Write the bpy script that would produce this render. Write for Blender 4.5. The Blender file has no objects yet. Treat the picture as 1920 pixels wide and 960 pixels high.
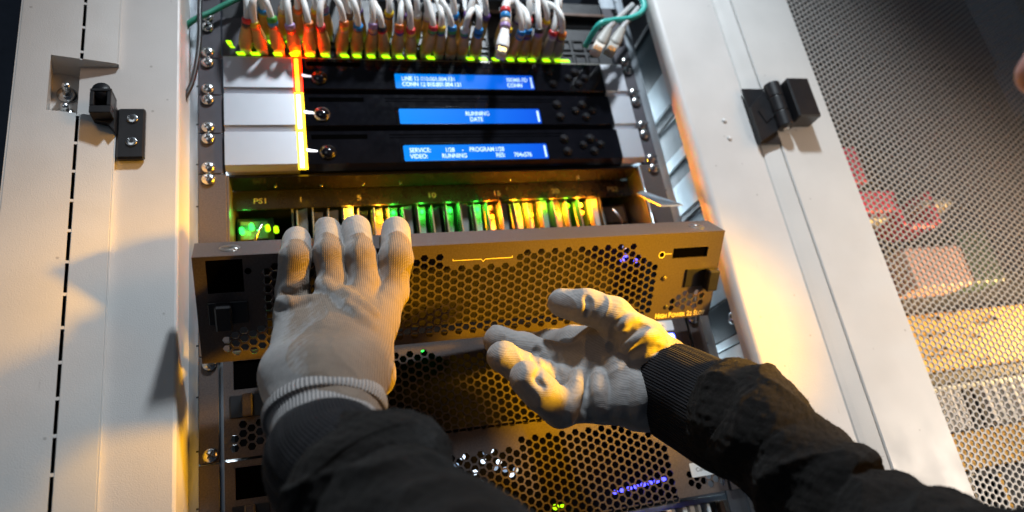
import bpy, math, random
import numpy as np
from mathutils import Vector, Matrix
random.seed(11); rng = np.random.default_rng(5)
S = 0.001                                   # everything below is written in millimetres
scn = bpy.context.scene
col = scn.collection

# ------------------------------------------------------------------ camera
F = 1302.476
CAM = np.array([-148.815, -626.797, -476.615])
R = np.array([[0.95716875, -0.24076705, -0.160808],
              [-0.05815052, 0.38422804, -0.92140509],
              [0.28363093, 0.89129122, 0.35377034]])
cd = bpy.data.cameras.new('camera'); cam = bpy.data.objects.new('camera', cd); col.objects.link(cam)
cd.sensor_width = 36; cd.lens = F * 36 / 1920; cd.clip_start = .01; cd.clip_end = 60
rt, dn, fw = [Vector(r) for r in R]
m = Matrix((rt, -dn, -fw)).transposed().to_4x4(); m.translation = Vector(CAM) * S
cam.matrix_world = m
cd.dof.use_dof = True; cd.dof.focus_distance = .565; cd.dof.aperture_fstop = 3.6
scn.camera = cam

# ------------------------------------------------------------------ world and lamps
w = bpy.data.worlds.new('World'); scn.world = w; w.use_nodes = True
bg = w.node_tree.nodes['Background']; bg.inputs[0].default_value = (.55, .72, 1, 1); bg.inputs[1].default_value = .035

def area(name, loc, target, size, power, colr, spread=180):
    d = bpy.data.lights.new(name, 'AREA'); d.size = size; d.energy = power; d.color = colr; d.spread = math.radians(spread)
    o = bpy.data.objects.new(name, d); col.objects.link(o); o.location = Vector(loc) * S
    o.rotation_euler = (Vector(target) - Vector(loc)).to_track_quat('-Z', 'Y').to_euler()
    return o
def spot(name, loc, target, power, colr, size, blend, rad):
    d = bpy.data.lights.new(name, 'SPOT'); d.energy = power; d.color = colr; d.spot_size = math.radians(size); d.spot_blend = blend; d.shadow_soft_size = rad
    o = bpy.data.objects.new(name, d); col.objects.link(o); o.location = Vector(loc) * S
    o.rotation_euler = (Vector(target) - Vector(loc)).to_track_quat('-Z', 'Y').to_euler()
spot('white_key_lamp', (230, -760, 850), (95, -50, -200), 84, (.82, .92, 1.0), 57, .9, .05)
area('ceiling_lamp', (100, -700, 1200), (100, -40, -200), .9, 1.0, (.70, .86, 1.0))
area('front_fill_lamp', (-500, -1000, 150), (60, -60, -300), .4, .55, (.85, .93, 1.0))
spot('yellow_lamp', (760, -470, -390), (120, -100, -325), 215, (1.0, .47, .0015), 24.5, 1., .055)
spot('orange_lamp', (1300, -850, -60), (-340, -60, -340), 62, (1.0, .44, .06), 30, 1., .4)
spot('warm_lamp', (860, -620, -560), (600, -58, -400), 24, (1.0, .84, .68), 60, 1., .08)
spot('neighbour_fill', (985, -12, -400), (480, 40, -290), 60, (1.0, .62, .22), 40, .8, .05)  # added unseen light that brightens the neighbouring rack
def strip_lamp(name, loc, target, w, h, power, colr):
    o = area(name, loc, target, w, power, colr); o.data.shape = 'RECTANGLE'; o.data.size_y = h; return o
strip_lamp('rack_gap_fill', (232, 130, -190), (290, 130, -190), .04, .5, 3.0, (.75, .9, 1.0))  # unseen light added in the right gap to brighten the cross members
strip_lamp('rack_gap_fill', (-232, 130, -300), (-290, 90, -300), .04, .5, 1.2, (.75, .9, 1.0))  # unseen light added in the left gap to brighten the cable bundle
scn.view_settings.view_transform = 'Standard'; scn.view_settings.look = 'None'
scn.view_settings.exposure = .08; scn.view_settings.gamma = 1
scn.cycles.max_bounces = 8

# ------------------------------------------------------------------ helpers
def P(px, py, d):
    """a point d mm in front of the camera"""
    return CAM + R.T @ np.array([(px - 960) / F * d, (py - 480) / F * d, d])

def unit(v): v = np.asarray(v, float); return v / np.linalg.norm(v)

MATS = {}
def mat(name, c, rough=.5, metal=0., var=.12, vscale=60, bump=0., bscale=900, spec=.5, coat=0., trans=0., stretch=None, rvar=.1):
    if name in MATS: return MATS[name]
    M = bpy.data.materials.new(name); M.use_nodes = True; nt = M.node_tree; N = nt.nodes; L = nt.links
    b = N['Principled BSDF']
    b.inputs['Metallic'].default_value = metal; b.inputs['Specular IOR Level'].default_value = spec
    b.inputs['Coat Weight'].default_value = coat; b.inputs['Coat Roughness'].default_value = .08
    if trans: b.inputs['Transmission Weight'].default_value = trans
    tc = N.new('ShaderNodeTexCoord'); src = tc.outputs['Object']
    if stretch:
        mp = N.new('ShaderNodeMapping'); mp.inputs['Scale'].default_value = stretch; L.new(src, mp.inputs[0]); src = mp.outputs[0]
    n1 = N.new('ShaderNodeTexNoise'); n1.inputs['Scale'].default_value = vscale; n1.inputs['Detail'].default_value = 6; L.new(src, n1.inputs['Vector'])
    r = N.new('ShaderNodeMapRange'); r.inputs[1].default_value = .3; r.inputs[2].default_value = .7
    r.inputs[3].default_value = 1 - var; r.inputs[4].default_value = 1 + var; L.new(n1.outputs['Fac'], r.inputs[0])
    mx = N.new('ShaderNodeMix'); mx.data_type = 'RGBA'; mx.blend_type = 'MULTIPLY'; mx.inputs[0].default_value = 1
    mx.inputs[6].default_value = (*c, 1); L.new(r.outputs[0], mx.inputs[7]); L.new(mx.outputs[2], b.inputs['Base Color'])
    r2 = N.new('ShaderNodeMapRange'); r2.inputs[1].default_value = .3; r2.inputs[2].default_value = .7
    r2.inputs[3].default_value = max(.02, rough - rvar * rough); r2.inputs[4].default_value = min(1, rough + rvar * rough)
    n2 = N.new('ShaderNodeTexNoise'); n2.inputs['Scale'].default_value = vscale * 2.3; n2.inputs['Detail'].default_value = 4; L.new(src, n2.inputs['Vector'])
    L.new(n2.outputs['Fac'], r2.inputs[0]); L.new(r2.outputs[0], b.inputs['Roughness'])
    if bump:
        n3 = N.new('ShaderNodeTexNoise'); n3.inputs['Scale'].default_value = bscale; n3.inputs['Detail'].default_value = 3; L.new(src, n3.inputs['Vector'])
        bp = N.new('ShaderNodeBump'); bp.inputs['Strength'].default_value = bump; bp.inputs['Distance'].default_value = .0004
        L.new(n3.outputs['Fac'], bp.inputs['Height']); L.new(bp.outputs[0], b.inputs['Normal'])
    MATS[name] = M; return M

def glow(name, c, s):
    if name in MATS: return MATS[name]
    M = bpy.data.materials.new(name); M.use_nodes = True; b = M.node_tree.nodes['Principled BSDF']
    b.inputs['Base Color'].default_value = (*[x * .5 for x in c], 1); b.inputs['Roughness'].default_value = .4
    b.inputs['Emission Color'].default_value = (*c, 1); b.inputs['Emission Strength'].default_value = s
    MATS[name] = M; return M

ROOT = {}
def thing(name, label, cat, loc, group=None, rot=None):
    o = bpy.data.objects.new(name, None); o.empty_display_size = .02; col.objects.link(o)
    o['label'] = label; o['category'] = cat
    if group: o['group'] = group
    if rot is not None:
        o.matrix_world = Matrix(rot.tolist()).to_4x4(); ROOT[o.name] = np.zeros(3)
    else: ROOT[o.name] = np.array(loc, float)
    o.location = Vector(loc) * S
    return o

class MB:
    def __init__(s): s.v = []; s.f = []
    def add(s, v, f):
        k = len(s.v); s.v += [tuple(map(float, a)) for a in v]; s.f += [tuple(int(i) + k for i in q) for q in f]; return s
    def box(s, x0, x1, y0, y1, z0, z1, b=0.):
        X = (min(x0, x1), max(x0, x1)); Y = (min(y0, y1), max(y0, y1)); Z = (min(z0, z1), max(z0, z1))
        if b <= 0:
            v = [(X[i], Y[j], Z[k]) for i in (0, 1) for j in (0, 1) for k in (0, 1)]
            return s.add(v, [(0, 1, 3, 2), (4, 6, 7, 5), (0, 4, 5, 1), (2, 3, 7, 6), (0, 2, 6, 4), (1, 5, 7, 3)])
        b = min(b, .49 * min(X[1] - X[0], Y[1] - Y[0], Z[1] - Z[0]))
        v = []; idx = {}
        for i in (0, 1):
            for j in (0, 1):
                for k in (0, 1):
                    sx, sy, sz = 1 - 2 * i, 1 - 2 * j, 1 - 2 * k
                    c = (X[i], Y[j], Z[k])
                    for a in range(3):
                        q = [c[0] + sx * b, c[1] + sy * b, c[2] + sz * b]; q[a] = c[a]
                        idx[(i, j, k, a)] = len(v); v.append(q)
        f = []
        for a in range(3):
            o1, o2 = [t for t in range(3) if t != a]
            for e in (0, 1):
                q = []
                for (p, r) in ((0, 0), (1, 0), (1, 1), (0, 1)):
                    c = [0, 0, 0]; c[a] = e; c[o1] = p; c[o2] = r; q.append(idx[(*c, a)])
                f.append(q)
            for p in (0, 1):
                for r in (0, 1):
                    c0 = [0, 0, 0]; c1 = [0, 0, 0]; c0[o1] = c1[o1] = p; c0[o2] = c1[o2] = r; c1[a] = 1
                    f.append([idx[(*c0, o1)], idx[(*c1, o1)], idx[(*c1, o2)], idx[(*c0, o2)]])
        for i in (0, 1):
            for j in (0, 1):
                for k in (0, 1): f.append([idx[(i, j, k, a)] for a in range(3)])
        return s.add(v, f)
    def loft(s, rings, cap=True, closed=True):
        n = len(rings[0]); v = [p for r in rings for p in r]; f = []
        for i in range(len(rings) - 1):
            for j in range(n if closed else n - 1):
                a, b = i * n + j, i * n + (j + 1) % n
                f.append((a, b, b + n, a + n))
        if cap and closed: f += [tuple(range(n))[::-1], tuple(range((len(rings) - 1) * n, len(rings) * n))]
        return s.add(v, f)
    def tube(s, pts, rad, n=10, cap=True):
        pts = [np.asarray(p, float) for p in pts]; rings = []
        rad = [rad] * len(pts) if np.isscalar(rad) else rad
        t0 = unit(pts[1] - pts[0]); u = unit(np.cross(t0, (.3, .5, .81)))
        for i, p in enumerate(pts):
            t = unit(pts[min(i + 1, len(pts) - 1)] - pts[max(i - 1, 0)])
            u = unit(u - t * (u @ t)); vv = np.cross(t, u)
            rings.append([p + rad[i] * (math.cos(a) * u + math.sin(a) * vv) for a in np.linspace(0, 2 * math.pi, n, endpoint=False)])
        return s.loft(rings, cap)
    def cyl(s, a, b, r0, r1=None, n=16): return s.tube([a, b], [r0, r0 if r1 is None else r1], n)
    def poly_y(s, poly, y0, y1):
        """polygon given in x,z, pushed from y0 to y1"""
        n = len(poly)
        v = [(x, y0, z) for x, z in poly] + [(x, y1, z) for x, z in poly]
        return s.add(v, [tuple(range(n)), tuple(range(n, 2 * n))[::-1]] + [(i, i + n, (i + 1) % n + n, (i + 1) % n) for i in range(n)])
    def build(s, name, M, parent=None, smooth=False, kind=None, label=None, off=None):
        me = bpy.data.meshes.new(name)
        rt_ = parent
        while rt_ is not None and rt_.parent is not None: rt_ = rt_.parent
        o3 = ROOT.get(rt_.name, np.zeros(3)) if rt_ is not None else np.zeros(3)
        if off is not None: o3 = np.asarray(off, float)
        a = (np.array(s.v) - o3) * S
        me.from_pydata(a.tolist(), [], s.f); me.update()
        if smooth: me.shade_smooth()
        me.materials.append(M)
        o = bpy.data.objects.new(name, me); col.objects.link(o); o.parent = parent
        if kind: o['kind'] = kind
        if label: o['label'] = label
        return o

def fix(o):
    import bmesh
    bm = bmesh.new(); bm.from_mesh(o.data); bmesh.ops.recalc_face_normals(bm, faces=bm.faces[:]); bm.to_mesh(o.data); bm.free(); return o

def rrect(x0, x1, z0, z1, r, n=4):
    out = []
    for cx, cz, a in ((x1 - r, z1 - r, 0), (x0 + r, z1 - r, 90), (x0 + r, z0 + r, 180), (x1 - r, z0 + r, 270)):
        for i in range(n + 1):
            t = math.radians(a + 90 * i / n); out.append((cx + r * math.cos(t), cz + r * math.sin(t)))
    return out

def text(s, size, x, y, z, M, parent, name='lettering', align='LEFT', xs=1., bold=0.):
    c = bpy.data.curves.new('t', 'FONT'); c.body = s; c.size = size; c.align_x = align; c.offset = bold
    t = bpy.data.objects.new('t', c); col.objects.link(t); bpy.context.view_layer.update()
    me = bpy.data.meshes.new_from_object(t.evaluated_get(bpy.context.evaluated_depsgraph_get()))
    bpy.data.objects.remove(t); bpy.data.curves.remove(c)
    mb = MB(); mb.add([(v.co.x * xs + x, y, v.co.y + z) for v in me.vertices], [tuple(p.vertices) for p in me.polygons])
    bpy.data.meshes.remove(me)
    return mb.build(name, M, parent)

def bez(pts, n=20):
    """Catmull-Rom through the points"""
    p = [np.asarray(a, float) for a in pts]; p = [2 * p[0] - p[1]] + p + [2 * p[-1] - p[-2]]; out = []
    k = len(p) - 3
    for i in range(k):
        for t in np.linspace(0, 1, n, endpoint=(i == k - 1)):
            a, b, c, d = p[i:i + 4]
            out.append(.5 * ((2 * b) + (c - a) * t + (2 * a - 5 * b + 4 * c - d) * t * t + (3 * b - a - 3 * c + d) * t ** 3))
    return out

# ------------------------------------------------------------------ materials
def scuff(M, amount=.35):
    nt = M.node_tree; N = nt.nodes; L = nt.links; b = N['Principled BSDF']; src = b.inputs['Base Color'].links[0].from_socket
    tc = N.new('ShaderNodeTexCoord'); mp = N.new('ShaderNodeMapping'); mp.inputs['Scale'].default_value = (1, 1, .16); mp.inputs['Rotation'].default_value = (0, .25, 0); L.new(tc.outputs['Object'], mp.inputs[0])
    n1 = N.new('ShaderNodeTexNoise'); n1.inputs['Scale'].default_value = 170; n1.inputs['Detail'].default_value = 9; n1.inputs['Roughness'].default_value = .65; L.new(mp.outputs[0], n1.inputs['Vector'])
    r = N.new('ShaderNodeMapRange'); r.inputs[1].default_value = .66; r.inputs[2].default_value = .74; r.inputs[4].default_value = amount; L.new(n1.outputs['Fac'], r.inputs[0])
    vo = N.new('ShaderNodeTexVoronoi'); vo.inputs['Scale'].default_value = 46; L.new(tc.outputs['Object'], vo.inputs['Vector'])
    r2 = N.new('ShaderNodeMapRange'); r2.inputs[1].default_value = .07; r2.inputs[2].default_value = .03; r2.inputs[4].default_value = .55; L.new(vo.outputs['Distance'], r2.inputs[0])
    ad = N.new('ShaderNodeMath'); ad.operation = 'MAXIMUM'; L.new(r.outputs[0], ad.inputs[0]); L.new(r2.outputs[0], ad.inputs[1])
    mx = N.new('ShaderNodeMix'); mx.data_type = 'RGBA'; mx.inputs[7].default_value = (.24, .22, .20, 1); L.new(ad.outputs[0], mx.inputs[0]); L.new(src, mx.inputs[6]); L.new(mx.outputs[2], b.inputs['Base Color'])
paint = mat('cabinet_paint', (.62, .60, .58), .42, var=.06, vscale=14, bump=.4, bscale=1100, rvar=.3)
paint_d = mat('door_paint', (.60, .59, .57), .40, var=.05, vscale=16, bump=.35, bscale=1000, rvar=.3)
scuff(paint, .22); scuff(paint_d, .22)
blackp = mat('black_plastic', (.012, .012, .014), .38, bump=.12, bscale=2500)
blackm = mat('black_metal', (.018, .018, .021), .45, bump=.1)
gloss = mat('gloss_black', (.004, .004, .006), .09, var=.3, coat=.3, rvar=.3)
zinc = mat('zinc_steel', (.42, .46, .50), .36, 1., var=.22, vscale=30, stretch=(3, 3, .4))
chrome = mat('screw_steel', (.62, .62, .62), .22, 1., var=.15, vscale=300)
ear = mat('charcoal_ear', (.055, .05, .062), .5, var=.15, bump=.15)
silver = mat('satin_silver', (.56, .57, .61), .42, .8, var=.01, rvar=.02)
coatm = mat('grey_powder_coat', (.085, .068, .064), .42, .25, var=.22, vscale=700, bump=.35, bscale=1600)
dark = mat('dark_interior', (.004, .004, .005), .8, spec=.1)
void = mat('opening_shade_black', (.0012, .0012, .0012), .95, spec=.0)  # pure black that paints the shade inside slots, windows and holes
white_pvc = mat('white_cable', (.84, .83, .81), .45, var=.05)
clear = mat('clear_plastic', (.75, .70, .62), .25, var=.15, vscale=400)
boot_m = mat('boot_lit_yellow', (.64, .37, .10), .42, var=.12, vscale=200)  # light-grey boots with the yellow lamp's light put into the colour
boot_g = mat('grey_boot', (.36, .35, .32), .5, var=.1)
gold = mat('gold_pin', (.75, .5, .15), .25, 1.)
white_ink = mat('white_ink', (.8, .78, .7), .6, var=.05)
yellow_ink = mat('cream_ink', (.85, .72, .35), .6, var=.03)
sticker = mat('paper_sticker', (.62, .66, .68), .6, var=.05)
black_ink = mat('black_ink', (.02, .02, .02), .7)
pcb = mat('circuit_board', (.02, .07, .035), .45, var=.4, vscale=200)
card_m = mat('card_front', (.17, .18, .165), .42, .3, var=.15, vscale=150, bump=.1)
glossy_lip = mat('polished_lip', (.05, .045, .045), .16, .8, var=.2, vscale=40, stretch=(.5, 3, 3))
RING = {k: mat('ring_' + k, c, .4, var=.06) for k, c in dict(red=(.65, .03, .035), blue=(.02, .25, .62), yellow=(.8, .55, .02), green=(.05, .33, .05), orange=(.78, .2, .03),
        violet=(.40, .26, .52), brown=(.24, .11, .05), white=(.72, .72, .7), black=(.02, .02, .02), tan=(.55, .38, .26), purple=(.12, .05, .2)).items()}
led_g = glow('led_lime', (.42, 1, .005), 1.9)
led_gg = glow('led_green', (.03, 1, .08), 4.0)
led_o = glow('led_orange', (1, .33, .01), 6)
led_y = glow('led_yellow', (1, .75, .03), 6)
led_b = glow('led_blue', (.06, .06, 1), 5)
led_w = glow('led_white', (.85, .9, 1), 5)

def spot_led(loc, c, p):
    d = bpy.data.lights.new('led_lamp', 'POINT'); d.energy = p; d.color = c; d.shadow_soft_size = .002
    o = bpy.data.objects.new('led_lamp', d); col.objects.link(o); o.location = Vector(loc) * S

# ================================================================== the cabinet
cab = thing('rack_cabinet', 'cream steel server cabinet with perforated door swung open on the right', 'cabinet', (0, 0, -700))
TOP, BOT = 260, -760
def profile(poly_xy, z0, z1, name, M, parent, smooth=False):
    n = len(poly_xy); mb = MB()
    mb.loft([[(x, y, z) for x, y in poly_xy] for z in (z0, z1)])
    return fix(mb.build(name, M, parent, smooth))
# left post, folded at the inner edge
profile([(-330, -52), (-252, -52), (-250.5, -51.3), (-249.6, -49.8), (-249.3, 40), (-255, 40), (-255, -44), (-330, -44)], BOT, TOP, 'post', paint, cab)
# right post, with soft roll at its inner edge
arc = [(255 + 8 * (1 - math.cos(t)), -46 - 10 * math.sin(t)) for t in np.linspace(0, math.pi / 2, 7)]
profile([(255, -38)] + arc + [(336.5, -56), (337.6, -54.5), (337.6, -40), (262, -40), (262, -38)], BOT, TOP, 'post', paint, cab)
# recess lip between the right post and the door
profile([(338.6, -40), (338.6, -53.5), (340, -55), (346, -56.5), (360, -59.2), (361.6, -58), (361.6, -40)], BOT, TOP, 'door_edge_strip', paint_d, cab)
for x, z in ((302.6, -105), (302.3, -127.6)):
    MB().tube([(x, -56.02, z), (x, -57.2, z), (x, -57.4, z)], [3.0, 2.2, .2], 14).build('dimple_plug', paint, cab, True)
# mounting rails (zinc, L shaped, with square-hole ticks)
def rail(sx):
    mb = MB(); mb.box(sx * 241.5, sx * 250, -1, 1, BOT, TOP, .3); mb.box(sx * 250, sx * 252, -1, 40, BOT, TOP, .3); mb.box(sx * 222, sx * 241.5, 2.2, 4.2, BOT, TOP, .3)
    ob = mb.build('mounting_rail', zinc, cab)
    for z in np.arange(BOT + 22, TOP, 44.45):
        MB().box(sx * 241.7, sx * 243.6, -1.35, -.9, z - .7, z + .7).build('unit_notch', blackm, ob)
rail(-1); rail(1)
# right door: face strip, perforated sheet, outer stile
door = MB().box(362.2, 443.5, -60, -42, BOT, TOP, 1.2).build('door', paint_d, cab)
MB().box(443.6, 448, -55, -42, BOT, TOP, .5).build('door_lip', paint_d, door)
def perforated_door():
    p = 7.2; cx = p * math.sqrt(3) / 2; r = 2.92; X0, X1, Z0, Z1 = 446.2, 862., -560., 175.
    ang12 = np.radians(np.arange(12) * 30.)
    hexa = np.array([(p / math.sqrt(3) * math.cos(a), p / math.sqrt(3) * math.sin(a)) for a in np.radians(np.arange(6) * 60.)])
    outer = np.zeros((12, 2)); outer[0::2] = hexa; outer[1::2] = (hexa + np.roll(hexa, -1, 0)) / 2
    inner = np.c_[r * np.cos(ang12), r * np.sin(ang12)]
    cells = []
    for i in range(int((X1 - X0) / cx)):
        x = X0 + i * cx
        zz = np.arange(Z0, Z1, p) + (i % 2) * p / 2
        cells.append(np.c_[np.full(len(zz), x), zz])
    cells = np.vstack(cells); n = len(cells)
    base = np.vstack([np.c_[outer[:, 0], np.full(12, -58.6), outer[:, 1]], np.c_[inner[:, 0] * 1.04, np.full(12, -58.6), inner[:, 1] * 1.04],
                      np.c_[inner[:, 0], np.full(12, -58.3), inner[:, 1]], np.c_[inner[:, 0], np.full(12, -57.1), inner[:, 1]], np.c_[outer[:, 0], np.full(12, -57.1), outer[:, 1]]])
    v = base[None] + np.c_[cells[:, 0], np.zeros(n), cells[:, 1]][:, None, :]
    j = np.arange(12); k = (j + 1) % 12
    q = np.vstack([np.c_[j + 12 * a, k + 12 * a, k + 12 * (a + 1), j + 12 * (a + 1)] for a in range(4)])
    f = (q[None] + (np.arange(n) * 60)[:, None, None]).reshape(-1, 4)
    mb = MB(); mb.v = v.reshape(-1, 3).tolist(); mb.f = f.tolist()
    return mb.build('perforated_sheet', mat('door_sheet_shaded', (.38, .365, .345), .38, var=.04), door)  # same paint as the door, darkened to hold the shade on the mesh
perforated_door()
MB().box(863, 900, -60, -42, BOT, TOP, 1.2).build('door_stile', paint_d, door)
# right hinge
hg = MB().box(333.5, 362, -62.5, -59.4, -139, -66, .8).build('hinge', blackp, cab)
mb = MB(); mb.poly_y([(334, -93), (364, -68), (364, -121), (334, -137)], -66, -59.6); mb.build('hinge_leaf', blackp, hg)
mb = MB(); mb.poly_y([(342, -99), (363, -83.5), (363, -103), (347, -114)], -67.2, -66.1); mb.build('hinge_cover', blackp, hg)
for z0, z1 in ((-84, -66), (-103, -84.8), (-122, -103.8)):
    mb = MB(); mb.tube([(368, -69, z0), (368, -69, z0 + .3), (368, -69, z0 + .9), (368, -69, z1 - .9), (368, -69, z1 - .3), (368, -69, z1)], [8.6, 9, 9, 9, 9, 8.6], 28); mb.build('hinge_knuckle', blackp, hg, True)
MB().cyl((368, -69, -124), (368, -69, -121), 3.4).build('hinge_pin', chrome, hg)
MB().box(378, 407, -84, -60.2, -117, -66, 1.6).build('hinge_block', blackp, hg)
# ------------------------------------------------------------------ left door, swung past the post, with slot line and cut-out
t13 = math.radians(13); du = np.array([-math.cos(t13), -math.sin(t13), 0]); nn = np.array([math.sin(t13), -math.cos(t13), 0])
LP0 = np.array([-297., -57., 0])
def ld(u, z, d=0.): return LP0 + du * u + np.array([0, 0, z]) - nn * d
def ldbox(mb, u0, u1, z0, z1, d0=0., d1=1.6, b=0.):
    t = MB().box(u0, u1, d0, d1, z0, z1, b); mb.add([ld(a[0], a[2], a[1]) for a in t.v], t.f); return mb
ldr = thing('solid_door', 'cream solid steel door edge with a dashed slot line, left of the rack', 'door', (-300, -57, -700))
mb = MB(); ldbox(mb, 2.5, 28.6, BOT, -100, 0, 1.6, .4); ldbox(mb, 2.5, 28.6, -44.5, TOP, 0, 1.6, .4); fix(mb.build('inner_leaf', paint_d, ldr))
mb = MB(); ldbox(mb, 30.9, 52, BOT, -100); ldbox(mb, 30.9, 52, -44.5, TOP); ldbox(mb, 52, 75, BOT, TOP); fix(mb.build('outer_leaf', paint_d, ldr))
mb = MB(); ldbox(mb, 1.2, 2.5, BOT, -100, .4, 22, .3); ldbox(mb, 1.2, 2.5, -44.5, TOP, .4, 22, .3); ldbox(mb, 75, 76.5, BOT, TOP, .5, 24); fix(mb.build('folded_edge', paint_d, ldr))
mb = MB(); ldbox(mb, 3, 52.4, -44.2, -43, 1.7, 29); ldbox(mb, 3, 52.4, -101.6, -100.4, 1.7, 29); ldbox(mb, 52.2, 53.4, -101, -44, 1.7, 29); fix(mb.build('recess_side', paint_d, ldr))
mb = MB(); ldbox(mb, -4, 53, -102, -43, 27, 28.5); fix(mb.build('recess_back', paint_d, ldr))
for z in [-10.2 + 26.6 * k for k in range(1, 10)] + [-10.2, -36.8] + [-129.0 - 26.6 * k for k in range(0, 22)]:
    fix(ldbox(MB(), 28.5, 31, z - 1.2, z + 1.2, .15, 1.4).build('slot_bridge', paint_d, ldr))
mb = MB(); ldbox(mb, 27, 33, BOT, -100.5, 7, 8.); ldbox(mb, 27, 33, -44, TOP, 7, 8); fix(mb.build('slot_backing', dark, ldr))
for z in (-66, -87):
    a = [ld(40.5, z, d) for d in (27, 25.4, 23, 11, 9.8)]
    bo = MB().tube([a[0], a[1], a[2]], [8, 8, 5.2], 20).build('bolt', chrome, ldr, True)
    MB().tube([a[2], a[3], a[4]], [3.4, 3.4, 2.5], 14).build('stud', chrome, bo, True)
# latch keeper bolted on the post
kp = thing('latch_keeper', 'black latch keeper with two socket screws on the left post', 'latch', (-285, -52, -141))
MB().box(-297.5, -275.8, -58.5, -52.2, -141.3, -91, 1.6).build('base_plate', blackp, kp)
for z in (-102.5, -125.5):
    sc = MB().tube([(-285.5, -58.4, z), (-285.5, -59.6, z), (-285.5, -59.9, z)], [4.7, 4.4, 3.6], 22).build('socket_screw', chrome, kp, True)
    MB().cyl((-285.5, -59.95, z), (-285.5, -60.05, z), 1.9, n=6).build('socket', black_ink, sc)
mb = MB(); mb.poly_y([(-297.6, -92), (-297.6, -118), (-304, -110), (-312, -108.5), (-312, -84), (-303, -80.5)], -66, -53); fix(mb.build('arm', blackp, kp))
mb = MB()
x0, x1, z0, z1 = -314, -297.8, -108, -84
for a in ((x0, x1, z1 - 3, z1), (x0, x1, z0, z0 + 7), (x0, x0 + 3.2, z0 + 7, z1 - 3), (x1 - 3.4, x1, z0 + 7, z1 - 3)): mb.box(a[0], a[1], -77, -60, a[2], a[3], .5)
mb.build('square_tube', blackp, kp)
mb = MB(); mb.tube([(-306, -76, -85), (-306, -60, -85)], 7.2, 22); mb.build('barrel', blackp, kp, True)

# ------------------------------------------------------------------ what lies beside the rails, inside the cabinet
side = thing('cabinet_side_frame', 'pale steel cross members of the cabinet side, seen right of the rack', 'frame', (275, 100, -600))
grey_w = mat('pale_steel', (.55, .62, .66), .35, .3, var=.12, vscale=20)
slate = mat('slate_steel', (.02, .028, .034), .4, .4, var=.2, vscale=30)
for z0, z1, M, dx in ((-16, 60, slate, 14), (-58, -17, grey_w, 2), (-70, -59, blackm, 6), (-112, -71, slate, 10), (-126, -113, grey_w, 4), (-146, -127, slate, 8),
                      (-183, -147, grey_w, 3), (-190, -184, blackm, 5), (-262, -191, slate, 9), (-296, -263, grey_w, 6), (-336, -300, slate, 2), (-345, -337, grey_w, 1), (-385, -346, sticker, 4), (-520, -386, blackm, 5), (60, 230, blackm, 6)):
    MB().box(263 + dx, 263 + dx + 4, -38, 420, z0, z1, .6).build('cross_member', M, side)
MB().box(265.2, 266.8, -34, 200, -41, -38).build('slit', blackm, side)
MB().tube([(264, -27, -321), (260.5, -27, -321), (259, -27, -321)], [7, 6, 2], 18).build('bolt_head', chrome, side, True)
MB().box(300, 304, 300, 304, BOT, TOP).build('rear_strut', slate, side)
lsd = thing('cable_bundle', 'bundle of white and blue cables in the gap behind the left post', 'cables', (-262, 60, -700))
cm = [mat('bundle_white', (.75, .78, .8), .4), mat('bundle_blue', (.06, .16, .26), .4), mat('bundle_black', (.01, .012, .015), .4), mat('bundle_teal', (.1, .35, .33), .4)]
for k in range(16):
    x = -275 + rng.uniform(-4, 26); y = rng.uniform(45, 110)
    pts = [(x + 6 * math.sin(z / 37. + k * 1.7), y + 8 * math.cos(z / 29. + k), z) for z in np.arange(-640, 200, 12)]
    MB().tube(pts, rng.uniform(2.5, 4.5), 8).build('cable', cm[(0, 1, 2, 3, 0, 1, 2, 2)[k % 8]], lsd, True)
bk = MB().box(-330, -285, -40, 420, BOT, TOP).build('side_wall', slate, cab)
MB().box(-330, 330, 420, 424, BOT, TOP).build('back_wall', blackm, cab)
MB().box(300, 330, -30, 420, BOT, TOP).build('side_wall', slate, cab)

# ------------------------------------------------------------------ screws
def screw_mesh():
    mb = MB(); mb.tube([(0, 0, 0), (0, -1.6, 0), (0, -3.0, 0), (0, -3.9, 0), (0, -4.2, 0)], [6.3, 6.2, 5.3, 3.4, 1.2], 22); return mb
sm = screw_mesh(); _s = sm.build('screw', chrome, None, True); SCREW = _s.data; bpy.data.objects.remove(_s)
cx_ = MB()
cx_.box(-3.1, 3.1, -4.32, -3.4, -.55, .55); cx_.box(-.55, .55, -4.34, -3.4, -3.1, 3.1)
_s = cx_.build('cross_slot', black_ink, None); CROSS = _s.data; bpy.data.objects.remove(_s)
def screw(root, x, z, y=-3.):
    o = bpy.data.objects.new('screw', SCREW); col.objects.link(o); o.parent = root
    o.location = (Vector((x, y, z)) - Vector(ROOT[root.name])) * S; o.rotation_euler = (0, rng.uniform(0, 1.5), 0)
    c = bpy.data.objects.new('cross_slot', CROSS); col.objects.link(c); c.parent = o

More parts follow.
